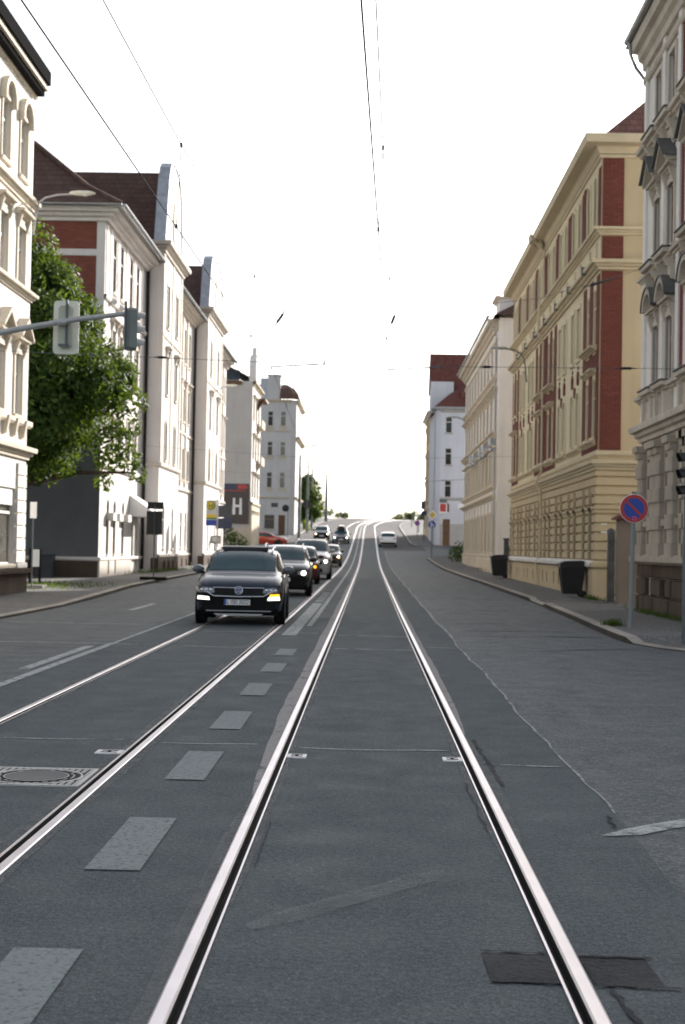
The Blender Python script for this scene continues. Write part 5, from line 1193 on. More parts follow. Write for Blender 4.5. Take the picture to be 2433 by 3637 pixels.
    if rails:
        for sx in (-1, 1):
            r_ = MB(); r_.tube([(sx*hw*.66, 1.85*k, 1.50*hz), (sx*hw*.66, 2.05*k, 1.575*hz), (sx*hw*.66, 3.3*k, 1.60*hz), (sx*hw*.66, 3.6*k, 1.52*hz)], .02, 6); r_.build('roof_rail', 'chrome', t)
    # face
    if not rear_seen:
        g = MB(); zg = .70*hz
        g.box(-hw*.55, hw*.55, -.016, .03, .59*hz, .745*hz); gr = g.build('grille', 'plastic', t)
        for z in (.625, .655, .685, .715):
            b = MB(); b.box(-hw*.54, hw*.54, -.022, -.014, z*hz-.006, z*hz+.004); b.build('slat', 'black', gr)
        lo_ = MB(); lo_.prism([(-hw*.62, .30*hz), (hw*.62, .30*hz), (hw*.56, .44*hz), (-hw*.56, .44*hz)], 'y', -.016, .03); lo_.build('intake', 'plastic', t)
        for sx in (-1, 1):
            hl = MB(); hl.add([(sx*hw*.54, -.020, .66*hz), (sx*hw*.54, -.012, .755*hz), (sx*hw*.80, .012, .775*hz), (sx*hw*.955, .16*k, .81*hz), (sx*hw*.985, .17*k, .72*hz), (sx*hw*.86, .0, .67*hz)], [(0, 1, 2, 5), (5, 2, 3, 4)]); ho = hl.build('headlight', 'lens', t)
            if lights == 'beam':
                e = MB(); e.lathe([(0, -.03), (.06, -.028), (.075, -.01)], 12, 0, 'y', (sx*hw*.74, .0, .715*hz)); e.build('bulb', 'beam', ho)
            else:
                e = MB()
                for q in (.62, .72, .82): e.lathe([(0, -.03), (.025, -.028), (.035, -.012)], 10, 0, 'y', (sx*hw*q, .0, .715*hz))
                e.build('reflector', 'reflector', ho)
        if signal:
            e = MB(); e.lathe([(0, -.05), (.05, -.045), (.06, -.01)], 10, 0, 'y', (signal*hw*.80, .0, (.715 if lights != 'beam' else .64)*hz)); e.build('indicator', 'indicator', t)
        pl = MB(); pl.box(-.26, .26, -.036, -.016, .455*hz, .565*hz); pl.build('number_plate', 'plate', t)
    else:
        for sx in (-1, 1):
            e = MB(); e.add([(sx*hw*.60, L+.012, .82*hz), (sx*hw*.60, L+.008, .93*hz), (sx*hw*.93, L-.06, .96*hz), (sx*hw*.95, L-.06, .84*hz)], [(0, 1, 2, 3)]); e.build('tail_light', 'tail', t)
        pl = MB(); pl.box(-.26, .26, L+.004, L+.016, .60*hz, .71*hz); pl.build('number_plate', 'plate', t)
        bm_ = MB(); bm_.box(-hw*.84, hw*.84, L-.12, L+.02, .30*hz, .52*hz); bm_.build('bumper', 'plastic', t)
    if roofbox:
        r_ = MB(); r_.prism([(-.34, 0), (.34, 0), (.40, .12), (.30, .30), (-.30, .30), (-.40, .12)], 'y', 1.7*k, 3.4*k); r_.build('roof_box', 'black', t, (0, 0, Hh+.06))
        r_ = MB(); r_.box(-.55, .55, 1.9*k, 1.95*k, Hh-.04, Hh+.06); r_.box(-.55, .55, 3.0*k, 3.05*k, Hh-.04, Hh+.06); r_.build('roof_bar', 'black', t)
        r_ = MB(); r_.prism([(-.3, .0), (.3, 0), (.22, .07), (-.22, .07)], 'y', 1.75*k, 3.35*k); r_.build('roof_box_lid', 'paint_white', t, (0, 0, Hh+.365))
    return t, hw
# the leading SUV with its own details
t, hw = car('dark blue SUV leading the queue with lit running lights and an open roof', (-2.57, 28.3, 0), .03, 4.25, 1.79, 1.54, 'paint_darkblue', 'suv', True, 'led', True, True, 'cars queueing towards the camera')
for sx in (-1, 1):
    e = MB(); e.add([(sx*hw*.64, -.045, .505), (sx*hw*.66, -.045, .57), (sx*hw*.91, .0, .585), (sx*hw*.92, .002, .515)], [(0, 1, 2, 3)]); 
    e.build('running_light', 'lamp', t)
    e = MB(); e.add([(sx*hw*.60, -.03, .46), (sx*hw*.60, -.03, .63), (sx*hw*.95, .02, .65), (sx*hw*.95, .02, .46)], [(0, 1, 2, 3)]); e.build('lamp_surround', 'plastic', t)
e = MB(); e.add([(hw*.68, -.044, .572), (hw*.70, -.042, .625), (hw*.90, -.0, .635), (hw*.91, .0, .588)], [(0, 1, 2, 3)]); e.build('indicator', 'indicator', t)
c = MB(); c.tube([(-hw*.80, .02, .70), (-hw*.66, -.03, .645), (-hw*.55, -.04, .585), (0, -.045, .575), (hw*.55, -.04, .585), (hw*.66, -.03, .645), (hw*.80, .02, .70)], .013, 6); c.build('chrome_strip', 'chrome', t)
c = MB(); c.tube([(-hw*.56, -.03, .755), (0, -.035, .75), (hw*.56, -.03, .755)], .008, 6); c.build('chrome_strip', 'chrome', t)
c = MB(); c.lathe([(.0, -.050), (.078, -.050), (.082, -.03), (.082, .0)], 24, 0, 'y', (0, 0, .70)); em = c.build('emblem', 'blue', t)
c = MB(); c.lathe([(.070, -.0505), (.070, -.058), (.083, -.058), (.083, -.04)], 24, 0, 'y', (0, 0, .70))
def stroke(mb, pts, w, y0, y1):
    for (a, b) in zip(pts[:-1], pts[1:]):
        d = Vector((b[0]-a[0], b[1]-a[1])).normalized()*w/2; nx, nz = -d.y, d.x
        mb.add([(a[0]+nx-d.x*.3, y0, a[1]+nz-d.y*.3), (b[0]+nx+d.x*.3, y0, b[1]+nz+d.y*.3), (b[0]-nx+d.x*.3, y0, b[1]-nz+d.y*.3), (a[0]-nx-d.x*.3, y0, a[1]-nz-d.y*.3)], [(0, 1, 2, 3)])
stroke(c, [(-.030, .763), (0, .712), (.030, .763)], .016, -.060, -.05); stroke(c, [(-.060, .730), (-.030, .648), (0, .698), (.030, .648), (.060, .730)], .016, -.0605, -.05); c.build('letters', 'chrome', em)
npl = [o for o in t.children if o.name.startswith('number_plate')][0]; npl.location = (-.03, -.012, -.035)
c = MB(); c.box(-.26, -.215, -.040, -.0365, .452, .562); c.build('country_band', 'blue', npl)
FONT = {'L': [[(0, 1), (0, 0), (.8, 0)]], 'B': [[(0, 0), (0, 1), (.6, 1), (.78, .85), (.78, .65), (.6, .53), (0, .53)], [(.6, .53), (.85, .38), (.85, .15), (.65, 0), (0, 0)]], 'O': [[(.2, 0), (0, .2), (0, .8), (.2, 1), (.65, 1), (.85, .8), (.85, .2), (.65, 0), (.2, 0)]],
        '2': [[(0, .8), (.15, 1), (.6, 1), (.8, .8), (.75, .55), (0, 0), (.85, 0)]], '0': [[(.2, 0), (0, .2), (0, .8), (.2, 1), (.6, 1), (.8, .8), (.8, .2), (.6, 0), (.2, 0)]], 'H': [[(0, 0), (0, 1)], [(0, .5), (.8, .5)], [(.8, 0), (.8, 1)]], 'A': [[(0, 0), (.42, 1), (.85, 0)], [(.18, .38), (.66, .38)]]}
def text(mb, s, x, z, h, w, y, gap=1.25, sw=.16):
    for ch in s:
        if ch in FONT:
            for st in FONT[ch]: stroke(mb, [(x+a*w, z+b*h) for a, b in st], h*sw, y, y)
            x += w*gap
        else: x += w*.55
    return x
c = MB(); text(c, 'L', -.195, .472, .072, .042, -.0365); text(c, 'BO', -.085, .472, .072, .042, -.0365); text(c, '2022', .045, .472, .072, .040, -.0365); c.lathe([(0, -.0366), (.012, -.0365)], 10, 0, 'y', (-.115, 0, .53)); c.lathe([(0, -.0366), (.012, -.0365)], 10, 0, 'y', (-.115, 0, .49)); c.build('lettering', 'ink', npl)
c = MB(); c.box(-hw*.72, hw*.72, -.02, .05, .285, .30); c.build('bumper_trim', 'galv', t)
c = MB(); c.prism([(-hw*.5, .205), (hw*.5, .205), (hw*.55, .235), (-hw*.55, .235)], 'y', -.005, .06); c.build('skid_plate', 'galv', t)
c = MB(); c.prism([(1.98, 1.50), (2.02, 1.565), (2.5, 1.595), (2.5, 1.54)], 'x', -hw*.54, hw*.54); c.build('sunroof', 'black', t)
c = MB(); c.box(.30, .345, -.03, -.016, .36, .40); c.build('tow_cap', 'plastic', t)
Z_ = lambda y: zr(y)+.004
G1 = 'cars queueing towards the camera'
car('black SUV with bright headlights right behind the dark blue one', (-2.70, 44.4, Z_(44.4)), .03, 4.4, 1.84, 1.62, 'paint_black', 'suv', True, 'beam', group=G1)
car('small dark red hatchback third in the queue with an amber side lamp', (-2.84, 57.4, Z_(57.4)), .03, 3.9, 1.72, 1.55, 'paint_maroon', 'suv', False, 'led', clad=False, group=G1, signal=1)
car('silver people carrier with roof rails in the middle of the queue', (-2.63, 64.3, Z_(64.3)), .02, 4.6, 1.88, 1.84, 'paint_silver', 'van', True, 'beam', clad=False, group=G1)
car('dark saloon at the tail of the queue with a lit headlight and amber indicator', (-2.66, 94.5, Z_(94.5)), .02, 4.3, 1.76, 1.50, 'paint_brown', 'suv', False, 'beam', clad=False, group=G1, signal=1)
def pitch(t, y): t.rotation_euler[0] = math.atan2(zr(y+4)-zr(y), 4) * (1 if abs(t.rotation_euler[2]) < 1 else -1)
G2 = 'cars coming down the hill'
a, _ = car('dark car coming down the hill on the left with one bright and one amber light', (-5.33, 160, Z_(160)), .02, 4.3, 1.78, 1.55, 'paint_black', 'suv', True, 'beam', group=G2, signal=-1); pitch(a, 160)
a, _ = car('silver grey car with a roof box coming down the hill on the tram track', (-3.0, 151, Z_(151)), .0, 4.2, 1.76, 1.45, 'paint_grey', 'suv', False, 'beam', clad=False, group=G2, roofbox=True); pitch(a, 151)
a, _ = car('white estate car driving away up the hill in the right lane', (1.95, 149.1, Z_(149.1)), PI, 4.2, 1.80, 1.50, 'paint_white', 'suv', False, 'led', clad=False, group='cars driving away', rear_seen=True); pitch(a, 145)
car('orange red car poking out of the side street on the left', (-8.15, 141.6, 1.63), PI/2, 4.2, 1.76, 1.45, 'paint_orange', 'suv', False, 'led', clad=False, group='cars in the side street')
# ------------------------------------------------------------------ signs, signals, bins, lamps, masts
def post(t, h, r=.03, m='galv', name='pole', lean=0):
    mb = MB(); mb.tube([(0, 0, -.1), (lean*h, 0, h)], r, 10); return mb.build(name, m, t)
def no_stopping(label, loc, R_, z, lean=0, h=None, sticker=False):
    t = thing('traffic_sign', label, 'traffic sign', loc, 0, 'no-stopping signs'); post(t, h or z+R_+.05, .042, 'signal_grey', 'pole', lean)
    x = lean*z
    mb = MB(); mb.lathe([(0, -.036), (R_-.004, -.036), (R_, -.034), (R_, -.02), (0, -.02)], 40, 0, 'y', (x, -.02, z)); so = mb.build('sign_plate', 'white', t)
    mb = MB(); mb.lathe([(R_*.72, -.0385), (R_*.965, -.0385)], 40, 0, 'y', (x, -.02, z)); s = R_*.76; d = R_*.085; k = .7071
    mb.add([(x+(-s*k-d*k), -.0588, z+s*k-d*k), (x+(-s*k+d*k), -.0588, z+s*k+d*k), (x+s*k+d*k, -.0588, z-s*k+d*k), (x+s*k-d*k, -.0588, z-s*k-d*k)], [(0, 1, 2, 3)]); mb.build('ring', 'red', so)
    mb = MB(); mb.lathe([(0, -.0375), (R_*.72, -.0375)], 40, 0, 'y', (x, -.02, z)); mb.build('face', 'blue', so)
    if sticker: mb = MB(); mb.box(x-.035, x+.045, -.062, -.0595, z-.235, z-.155); mb.build('sticker', 'pink', so); mb = MB(); mb.box(x-.02, x+.03, -.064, -.0625, z-.215, z-.175); mb.build('sticker_print', 'red', so)
    mb = MB(); mb.box(x-.03, x+.03, -.03, .035, z-R_*.55, z-R_*.45); mb.box(x-.03, x+.03, -.03, .035, z+R_*.45, z+R_*.55); mb.box(x-.035, x+.035, -.035, .035, z+R_+.01, z+R_+.05); mb.build('clamp', 'dark_galv', t)
    return t
no_stopping('round blue and red no-stopping sign with a pink sticker on the right pavement', (5.18, 28.2, .13), .285, 2.34, .017, sticker=True)
no_stopping('small distant no-stopping sign at the far side of the side street', (5.0, 148.0, zr(148)+.08), .29, 2.35)
t = thing('traffic_sign', 'yellow priority road diamond above a round blue path sign', 'traffic sign', (5.33, 120.6, zr(120.6)+.06)); post(t, 4.15, .045, 'dark_galv')
mb = MB(); mb.prism([(-.47, 3.6), (0, 3.13), (.47, 3.6), (0, 4.07)], 'y', -.06, -.045); mb.build('diamond_plate', 'white', t); mb = MB(); mb.prism([(-.26, 3.6), (0, 3.34), (.26, 3.6), (0, 3.86)], 'y', -.066, -.061); mb.build('diamond_face', 'yellow', t)
mb = MB(); mb.lathe([(0, -.06), (.31, -.06), (.31, -.045)], 30, 0, 'y', (0, 0, 2.78)); so = mb.build('round_plate', 'blue', t)
mb = MB(); mb.lathe([(0, -.066), (.055, -.066)], 12, 0, 'y', (-.07, 0, 2.93)); stroke(mb, [(-.07, 2.86), (-.07, 2.66)], .09, -.066, -.066); stroke(mb, [(-.09, 2.68), (-.13, 2.54)], .05, -.066, -.066); stroke(mb, [(-.05, 2.68), (-.03, 2.54)], .05, -.066, -.066); mb.lathe([(0, -.066), (.04, -.066)], 12, 0, 'y', (.11, 0, 2.80)); stroke(mb, [(.11, 2.75), (.11, 2.62)], .07, -.066, -.066); stroke(mb, [(.11, 2.64), (.12, 2.54)], .05, -.066, -.066); stroke(mb, [(-.02, 2.8), (.06, 2.7)], .035, -.066, -.066); mb.build('figures', 'white', so)
t = thing('wall_sign', 'red sign board with white edge on the corner of the bluish house', 'sign', (7.75, 149.9, 6.0)); mb = MB(); mb.box(-.42, .42, -.1, .0, -.55, .5); mb.build('board', 'white', t); mb = MB(); mb.box(-.33, .3, -.11, -.101, -.38, .46); mb.build('face', 'red', t); mb = MB(); mb.box(-.38, .38, -.08, .02, .6, .95); mb.build('lamp_box', 'dark_galv', t)
t = thing('wall_sign', 'small white name board high on the bluish corner house', 'sign', (9.9, 149.9, 6.2)); mb = MB(); mb.box(-.6, .6, -.06, 0, -.25, .25); mb.build('board', 'white', t)
t = thing('sign_pole', 'tall distant sign pole with small dark plates beyond the no-stopping sign', 'sign pole', (6.15, 160, zr(160)+.1)); post(t, 4.6, .05, 'dark_galv'); mb = MB(); mb.box(-.35, .1, -.09, -.06, 3.6, 4.5); mb.build('sign_plate', 'sign_back', t); mb = MB(); mb.box(-.30, .28, -.09, -.06, 2.9, 3.4); mb.build('sign_plate', 'navy', t)
# roadworks stuff in the side street mouth on the right
t = thing('a_frame_board', 'white A-shaped advertising board with a blue letter by the pale house corner', 'sign', (9.6, 125.0, zr(125)+.3)); mb = MB()
for s in (-1, 1): mb.add([(-.6, s*.35, 0), (.6, s*.35, 0), (.45, s*.04, 2.3), (-.45, s*.04, 2.3), (-.6, s*.35-s*.04, 0), (.6, s*.35-s*.04, 0), (.45, s*.0, 2.3), (-.45, 0, 2.3)], [(0, 1, 2, 3), (4, 5, 6, 7), (0, 1, 5, 4), (1, 2, 6, 5), (2, 3, 7, 6), (3, 0, 4, 7)])
mb.build('board', 'offwhite', t); mb = MB(); mb.T = Matrix.Translation((0, -.36, .0)) @ Matrix.Rotation(-.13, 4, 'X'); text(mb, 'A', -.36, .5, 1.5, .8, -.01, sw=.13); mb.build('letter', 'blue', t)
t = thing('barrier', 'red and white barrier plank across the side street on the right', 'barrier', (10.8, 129, zr(129)+.12)); mb = MB()
for k in range(8): mb.box(-2.0+k*.5, -1.5+k*.5, -.02, .02, .85, 1.1, k % 2)
mb.build('plank', ['white', 'red'], t); mb = MB()
for x in (-1.8, 1.8): mb.tube([(x, 0, 0), (x, 0, 1.05)], .025, 6); mb.box(x-.2, x+.2, -.3, .3, -.05, .06)
mb.build('leg', 'blackmat', t)
# bins
def bin_(label, loc, rz, s=1.0, body='black'):
    t = thing('wheelie_bin', label, 'bin', loc, rz, 'black wheelie bins at the house fronts')
    mb = MB(); a, b = (.22*s, .27*s), (.29*s, .365*s); z0, z1 = .08*s, .95*s
    ring = lambda w, d, z: [(-w, -d, z), (w, -d, z), (w, d, z), (-w, d, z)]
    r0, r1, r2, r3 = ring(a[0], a[1], z0), ring(b[0], b[1], z1-.1*s), ring(b[0]+.025*s, b[1]+.02*s, z1-.09*s), ring(b[0]+.025*s, b[1]+.02*s, z1)
    pts = r0+r1+r2+r3; mb.add(pts, [(0, 3, 2, 1)] + [(i*4+k, i*4+(k+1) % 4, i*4+4+(k+1) % 4, i*4+4+k) for i in range(3) for k in range(4)])
    for k in (-1, 0, 1): mb.prism([(-.27*s-.0, .15*s), (-.285*s, .15*s), (-.375*s, .82*s), (-.36*s, .82*s)], 'x', k*.13*s-.012, k*.13*s+.012)
    mb.build('bin_body', body, t)
    mb = MB(); w, d = .325*s, .40*s; mb.prism([(-d, z1+.002), (-d, z1+.03*s), (-d*.6, z1+.10*s), (d*.7, z1+.12*s), (d, z1+.05*s), (d, z1+.002)], 'x', -w, w); mb.tube([(-w, d+.02*s, z1+.06*s), (w, d+.02*s, z1+.06*s)], .022*s, 7); mb.build('lid', body, t)
    for sx in (-1, 1):
        mb = MB(); mb.lathe([(0, -.03), (.10*s, -.03), (.10*s, .03), (0, .03)], 16, 0, 'x'); mb.build('wheel', 'tyre', t, (sx*.25*s, .29*s, .10*s))
    return t
bin_('larger black wheelie bin against the ochre house near its corner', (6.5, 45.6, .17), -PI/2, 1.08); bin_('smaller looking black wheelie bin farther up, beside the gap to the pale house', (6.40, 70.0, zr(70)+.13), -PI/2, 1.06)
# gate between the two houses on the right
t = thing('gate_pillar', 'rendered gate pillar with a red tiled cap between the right-hand houses', 'gate pillar', (7.75, 42.4, .16)); mb = MB(); mb.box(-.35, .45, -.35, .35, -.2, 2.42); mb.build('shaft', 'pillar', t); mb = MB(); mb.prism([(-.47, 2.42), (.57, 2.42), (.57, 2.48), (.05, 2.78), (-.47, 2.48)], 'y', -.47, .47); mb.build('cap', 'tile_red2', t)
t = thing('garden_gate', 'dark iron gate leaf between the ochre house and the pillar', 'gate', (7.75, 43.6, .16)); mb = MB()
mb.box(-.75+.3, -.55+.3, -.1, .1, -.1, 2.05); mb.lathe([(.13, 2.05), (.13, 2.12), (.0, 2.2)], 10, 0, 'z', (-.35, 0, 0)); mb.build('gate_post', 'iron', t)
mb = MB()
for k in range(9): mb.tube([(-.2+.17*k, .0, .1), (-.2+.17*k, .0, 1.95+.08*(k % 2))], .012, 6)
mb.box(-.25, 1.3, -.02, .02, .14, .18); mb.box(-.25, 1.3, -.02, .02, 1.78, 1.82); mb.build('bars', 'iron', t)
t = thing('door_post', 'dark weathered wooden door at the side of the ornate house', 'door', (8.15, 38.6, .14)); mb = MB(); mb.box(-.3, .9, -.04, .04, -.1, 2.1); mb.build('door_leaf', 'R1plinth', t)
t = thing('garden_post', 'dark gate post between the ochre house and the pale house', 'gate post', (7.0, 72.6, zr(72)+.12)); mb = MB(); mb.box(-.12, .12, -.12, .12, -.1, 1.9); mb.box(-.16, .16, -.16, .16, 1.9, 1.97); mb.build('post', 'iron', t); mb = MB(); mb.box(.12, 2.5, -.03, .03, .2, 1.6); mb.build('gate_panel', 'dark_galv', t)
# traffic signals
def signal_head(parent, at, rz, name='signal_head', board=False, back='signal_back', h=.90, w=.28):
    """housing with three visored lenses facing local -y"""
    hd = bpy.data.objects.new(name, None); col.objects.link(hd); hd.parent = parent; hd.location = at; hd.rotation_euler = (0, 0, rz)
    mb = MB(); mb.prism([(-w/2, -h/2+.05), (-w/2+.05, -h/2), (w/2-.05, -h/2), (w/2, -h/2+.05), (w/2, h/2-.05), (w/2-.05, h/2), (-w/2+.05, h/2), (-w/2, h/2-.05)], 'y', 0, .17); mb.box(-w/2+.04, w/2-.04, .17, .21, -h/2+.06, h/2-.06); mb.build('housing', back, hd)
    for k in (-1, 0, 1):
        z = k*.285; mb = MB(); pts = []
        for i in range(13):
            a = -.35+ (PI+.7)*i/12; pts += [(.112*math.cos(a), .0, z+.112*math.sin(a)), (.108*math.cos(a), -.22+.05*(1-math.sin(a)), z+.112*math.sin(a)-.02)]
        mb.add(pts, [(2*i, 2*i+2, 2*i+3, 2*i+1) for i in range(12)], 0, True); mb.build('visor', 'black' if back == 'black' else 'galv', hd)
        mb = MB(); mb.lathe([(0, -.03), (.07, -.02), (.1, -.004)], 18, 0, 'y', (0, 0, z)); mb.build('signal_lens', {1: 'red', 0: 'yellow', -1: 'green'}[k], hd)
    if board:
        mb = MB(); rr = .085; W2, H2 = .275, .575; poly = []
        for cx_, cz_, a0 in ((W2-rr, H2-rr, 0), (-W2+rr, H2-rr, PI/2), (-W2+rr, -H2+rr, PI), (W2-rr, -H2+rr, 1.5*PI)):
            poly += [(cx_+rr*math.cos(a0+PI/2*i/4), cz_+rr*math.sin(a0+PI/2*i/4)) for i in range(5)]
        mb.prism(poly, 'y', .02, .035); mb.build('backing_board', 'signal_board', hd)
    mb = MB(); mb.box(-.08, -.03, .212, .26, -h/2+.0, h/2+.12); mb.box(-.1, .12, .19, .24, -h/2+.02, -h/2+.07); mb.build('bracket', 'dark_galv', hd)
    return hd
t = thing('traffic_light', 'overhead traffic light arm reaching in from the left with two signal heads seen from behind', 'traffic light', (-8.7, 30.0, .06))
mb = MB(); mb.tube([(0, 0, 0), (0, 0, 5.6), (.06, 0, 5.95)], [.12, .10, .09], 12); mb.build('mast', 'galv', t)
mb = MB(); mb.tube([(.0, 0, 5.80), (1.2, 0, 6.05), (2.4, 0, 6.27), (3.60, 0, 6.43)], [.075, .065, .06, .05], 12); mb.lathe([(.066, -.14), (.072, -.12), (.072, .12), (.066, .14)], 12, 0, 'x', (2.05, 0, 6.205)); mb.build('arm', 'galv', t)
signal_head(t, (2.12, .32, 6.14), PI, 'signal_head', True)
signal_head(t, (3.64, .05, 6.08), PI/2+.55, 'signal_head', False, 'signal_grey')
t = thing('traffic_light', 'black traffic light on a pole at the right edge with three visors pointing left', 'traffic light', (5.50, 24.7, .12))
mb = MB(); mb.tube([(0, 0, -.1), (0, 0, 1.75), (0, 0, 1.8), (0, 0, 3.6)], [.075, .075, .06, .06], 12); mb.build('pole', 'dark_galv', t); signal_head(t, (-.02, -.17, 2.83), -PI/2+.12, 'signal_head', False, 'black')
# left pavement signs
t = thing('traffic_sign', 'two dark sign plates seen from behind on a portable rubber foot', 'traffic sign', (-8.5, 56.2, zr(56)+.1)); post(t, 3.0, .028, 'dark_galv')
mb = MB(); mb.prism([(-.5, -.28), (.5, -.28), (.5, .28), (-.5, .28)], 'z', -.02, .11); mb.build('rubber_foot', 'blackmat', t)
mb = MB(); mb.box(-.33, .30, .03, .05, 1.78, 2.72); mb.build('sign_plate', 'black', t); mb = MB(); mb.box(-.31, .33, .03, .05, 2.80, 3.08); mb.build('sign_plate', 'black', t)
t = thing('bus_stop_sign', 'tram stop sign with a round green letter H over yellow and blue line boards', 'stop sign', (-8.35, 75, zr(75)+.11)); mb = MB(); mb.tube([(.33, 0, 0), (.33, 0, 3.75)], .04, 8); mb.build('pole', 'galv', t)
mb = MB(); mb.box(-.28, .28, -.03, .0, 2.35, 3.7); mb.build('line_board', 'offwhite', t)
mb = MB(); mb.lathe([(0, -.036), (.24, -.036), (.24, -.031)], 28, 0, 'y', (-.03, 0, 3.42)); d = mb.build('disc', 'yellow', t); mb = MB(); mb.lathe([(.195, -.039), (.24, -.039)], 28, 0, 'y', (-.03, 0, 3.42)); text(mb, 'H', -.115, 3.31, .22, .2, -.0395, sw=.22); mb.build('letter', 'green', d)
mb = MB(); mb.box(-.28, .28, -.034, -.0305, 2.78, 2.94); mb.build('yellow_band', 'yellow', t); mb = MB(); mb.box(-.28, .28, -.034, -.0305, 2.70, 2.775); mb.build('green_band', 'green', t); mb = MB(); mb.box(-.28, .28, -.034, -.0305, 2.36, 2.66); mb.build('blue_band', 'blue', t)
t = thing('traffic_sign', 'large grey blue sign panel seen from behind beside the tram stop', 'traffic sign', (-7.98, 78, zr(78)+.11)); mb = MB(); mb.tube([(.0, .06, 0), (.0, .06, 3.6)], .05, 8); mb.build('pole', 'dark_galv', t); mb = MB(); mb.box(-.45, .42, -.02, .01, 2.85, 3.5); mb.build('sign_plate', 'sign_back', t); mb = MB(); mb.box(-.45, .45, -.02, .01, 2.22, 2.80); mb.build('sign_plate', 'navy', t)
t = thing('info_sign', 'small white notice in a dark frame on a low post', 'sign', (-9.9, 91.5, zr(91.5)+.12)); post(t, 1.4, .04, 'dark_galv'); mb = MB(); mb.box(-.33, .33, -.07, -.04, 1.32, 1.82); mb.build('frame', 'sign_back', t); mb = MB(); mb.box(-.27, .27, -.075, -.0705, 1.39, 1.75); mb.build('notice', 'offwhite', t)
t = thing('small_sign', 'narrow white sign on a thin pole beside the shop house', 'sign', (-10.35, 43.6, .14)); post(t, 2.6, .02, 'dark_galv'); mb = MB(); mb.box(-.09, .11, -.035, -.02, 2.18, 2.68); mb.build('plate', 'white', t)
t = thing('notice_board', 'white notice board on two dark legs in the grass under the maple', 'sign', (-11.2, 47.6, .14), .5); mb = MB(); mb.box(-.17, .17, -.03, .03, .62, 1.20); mb.build('board', 'white', t)
for x in (-.17, .17): mb = MB(); mb.box(x-.03, x+.03, -.05, .05, -.1, 1.22); mb.build('leg', 'blackmat', t)
t = thing('ground_slab', 'low dark slab on the pavement before the grass', 'slab', (-10.7, 44.6, .12)); mb = MB(); mb.prism([(-.55, -.4), (.55, -.4), (.5, .4), (-.5, .4)], 'z', 0, .12); mb.build('slab', 'concrete', t)
t = thing('cabinet', 'dark utility cabinet against the grey end wall', 'utility box', (-13.0, 57.0, .15)); mb = MB(); mb.box(-.35, .35, -.2, .2, -.1, .9); mb.box(-.39, .39, -.24, .24, .9, .96); mb.build('box', 'sign_back', t)
t = thing('street_sign', 'black round sign on a post at the light grey corner house', 'traffic sign', (-9.5, 166, zr(166)+.1)); post(t, 3.4, .05, 'dark_galv'); mb = MB(); mb.lathe([(0, .06), (.42, .06), (.42, .05), (0, .05)], 24, 0, 'y', (-.3, 0, 3.3)); mb.build('plate', 'black', t); mb = MB(); mb.box(-2.0, -1.2, -.03, 0, 3.4, 3.9); mb.build('arm_plate', 'sign_back', t)
t = thing('street_sign', 'dark diamond sign seen from behind on the left pavement up the hill', 'traffic sign', (-8.0, 182, zr(182)+.1)); post(t, 4.0, .05, 'dark_galv'); mb = MB(); mb.prism([(-.7, 3.5), (0, 2.8), (.7, 3.5), (0, 4.2)], 'y', .05, .07); mb.build('plate', 'black', t)
# lamps
def wall_lamp(label, at, wall_dx, rise, head_len, rz=0, small=False):
    """bracket starts on the wall at the thing's origin and reaches wall_dx sideways"""
    t = thing('street_lamp', label, 'street lamp', at, rz, 'street lamps on bracket arms'); s = 1 if wall_dx > 0 else -1; a = abs(wall_dx)
    pts = [(0, 0, -.8), (s*.05, 0, -.3), (s*a*.12, 0, rise*.35), (s*a*.3, 0, rise*.72), (s*a*.6, 0, rise*.93), (s*a, 0, rise)] if not small else [(0, 0, 0), (s*a*.5, 0, rise*.7), (s*a, 0, rise)]
    mb = MB(); mb.tube(pts, .033, 8); mb.build('arm', 'galv' if wall_dx > 0 else 'dark_galv', t)
    mb = MB(); x0 = s*(a-.1); L = head_len
    for (xa, ra), (xb, rb) in zip([(0, .05), (.1, .10), (.35, .13), (.75, .12), (1, .05)][:-1], [(0, .05), (.1, .10), (.35, .13), (.75, .12), (1, .05)][1:]):
        pa = [(x0+s*xa*L, ra*1.2*math.cos(2*PI*k/10), rise+.03+ra*.55*math.sin(2*PI*k/10)) for k in range(10)]; pb = [(x0+s*xb*L, rb*1.2*math.cos(2*PI*k/10), rise+.03+rb*.55*math.sin(2*PI*k/10)) for k in range(10)]
        mb.add(pa+pb, [(k, (k+1) % 10, 10+(k+1) % 10, 10+k) for k in range(10)], 0, True)
    mb.build('lamp_head', 'signal_board' if wall_dx > 0 else 'galv', t)
    mb = MB(); mb.lathe([(0, -.07), (.09, -.04), (.11, .0)], 12, 0, 'z', (x0+s*.6*L, 0, rise+.0)); mb.build('lamp_glass', 'white', t)
    return t
wall_lamp('pale street lamp on a curved bracket at the corner of the stucco house', (-10.02, 41.35, 11.4), 1.15, .42, .75)
wall_lamp('street lamp with a long curved bracket on the ochre house front', (7.05, 64.8, 10.1), -1.0, .72, .75)
wall_lamp('pale street lamp on a slanting bracket at the far end of the pale house', (7.05, 103.5, 10.8), -.75, .45, .8, small=True)
wall_lamp('small street lamp on a bracket at the second curved gable', (-10.15, 92.6, 11.7), .75, .35, .7, small=True)
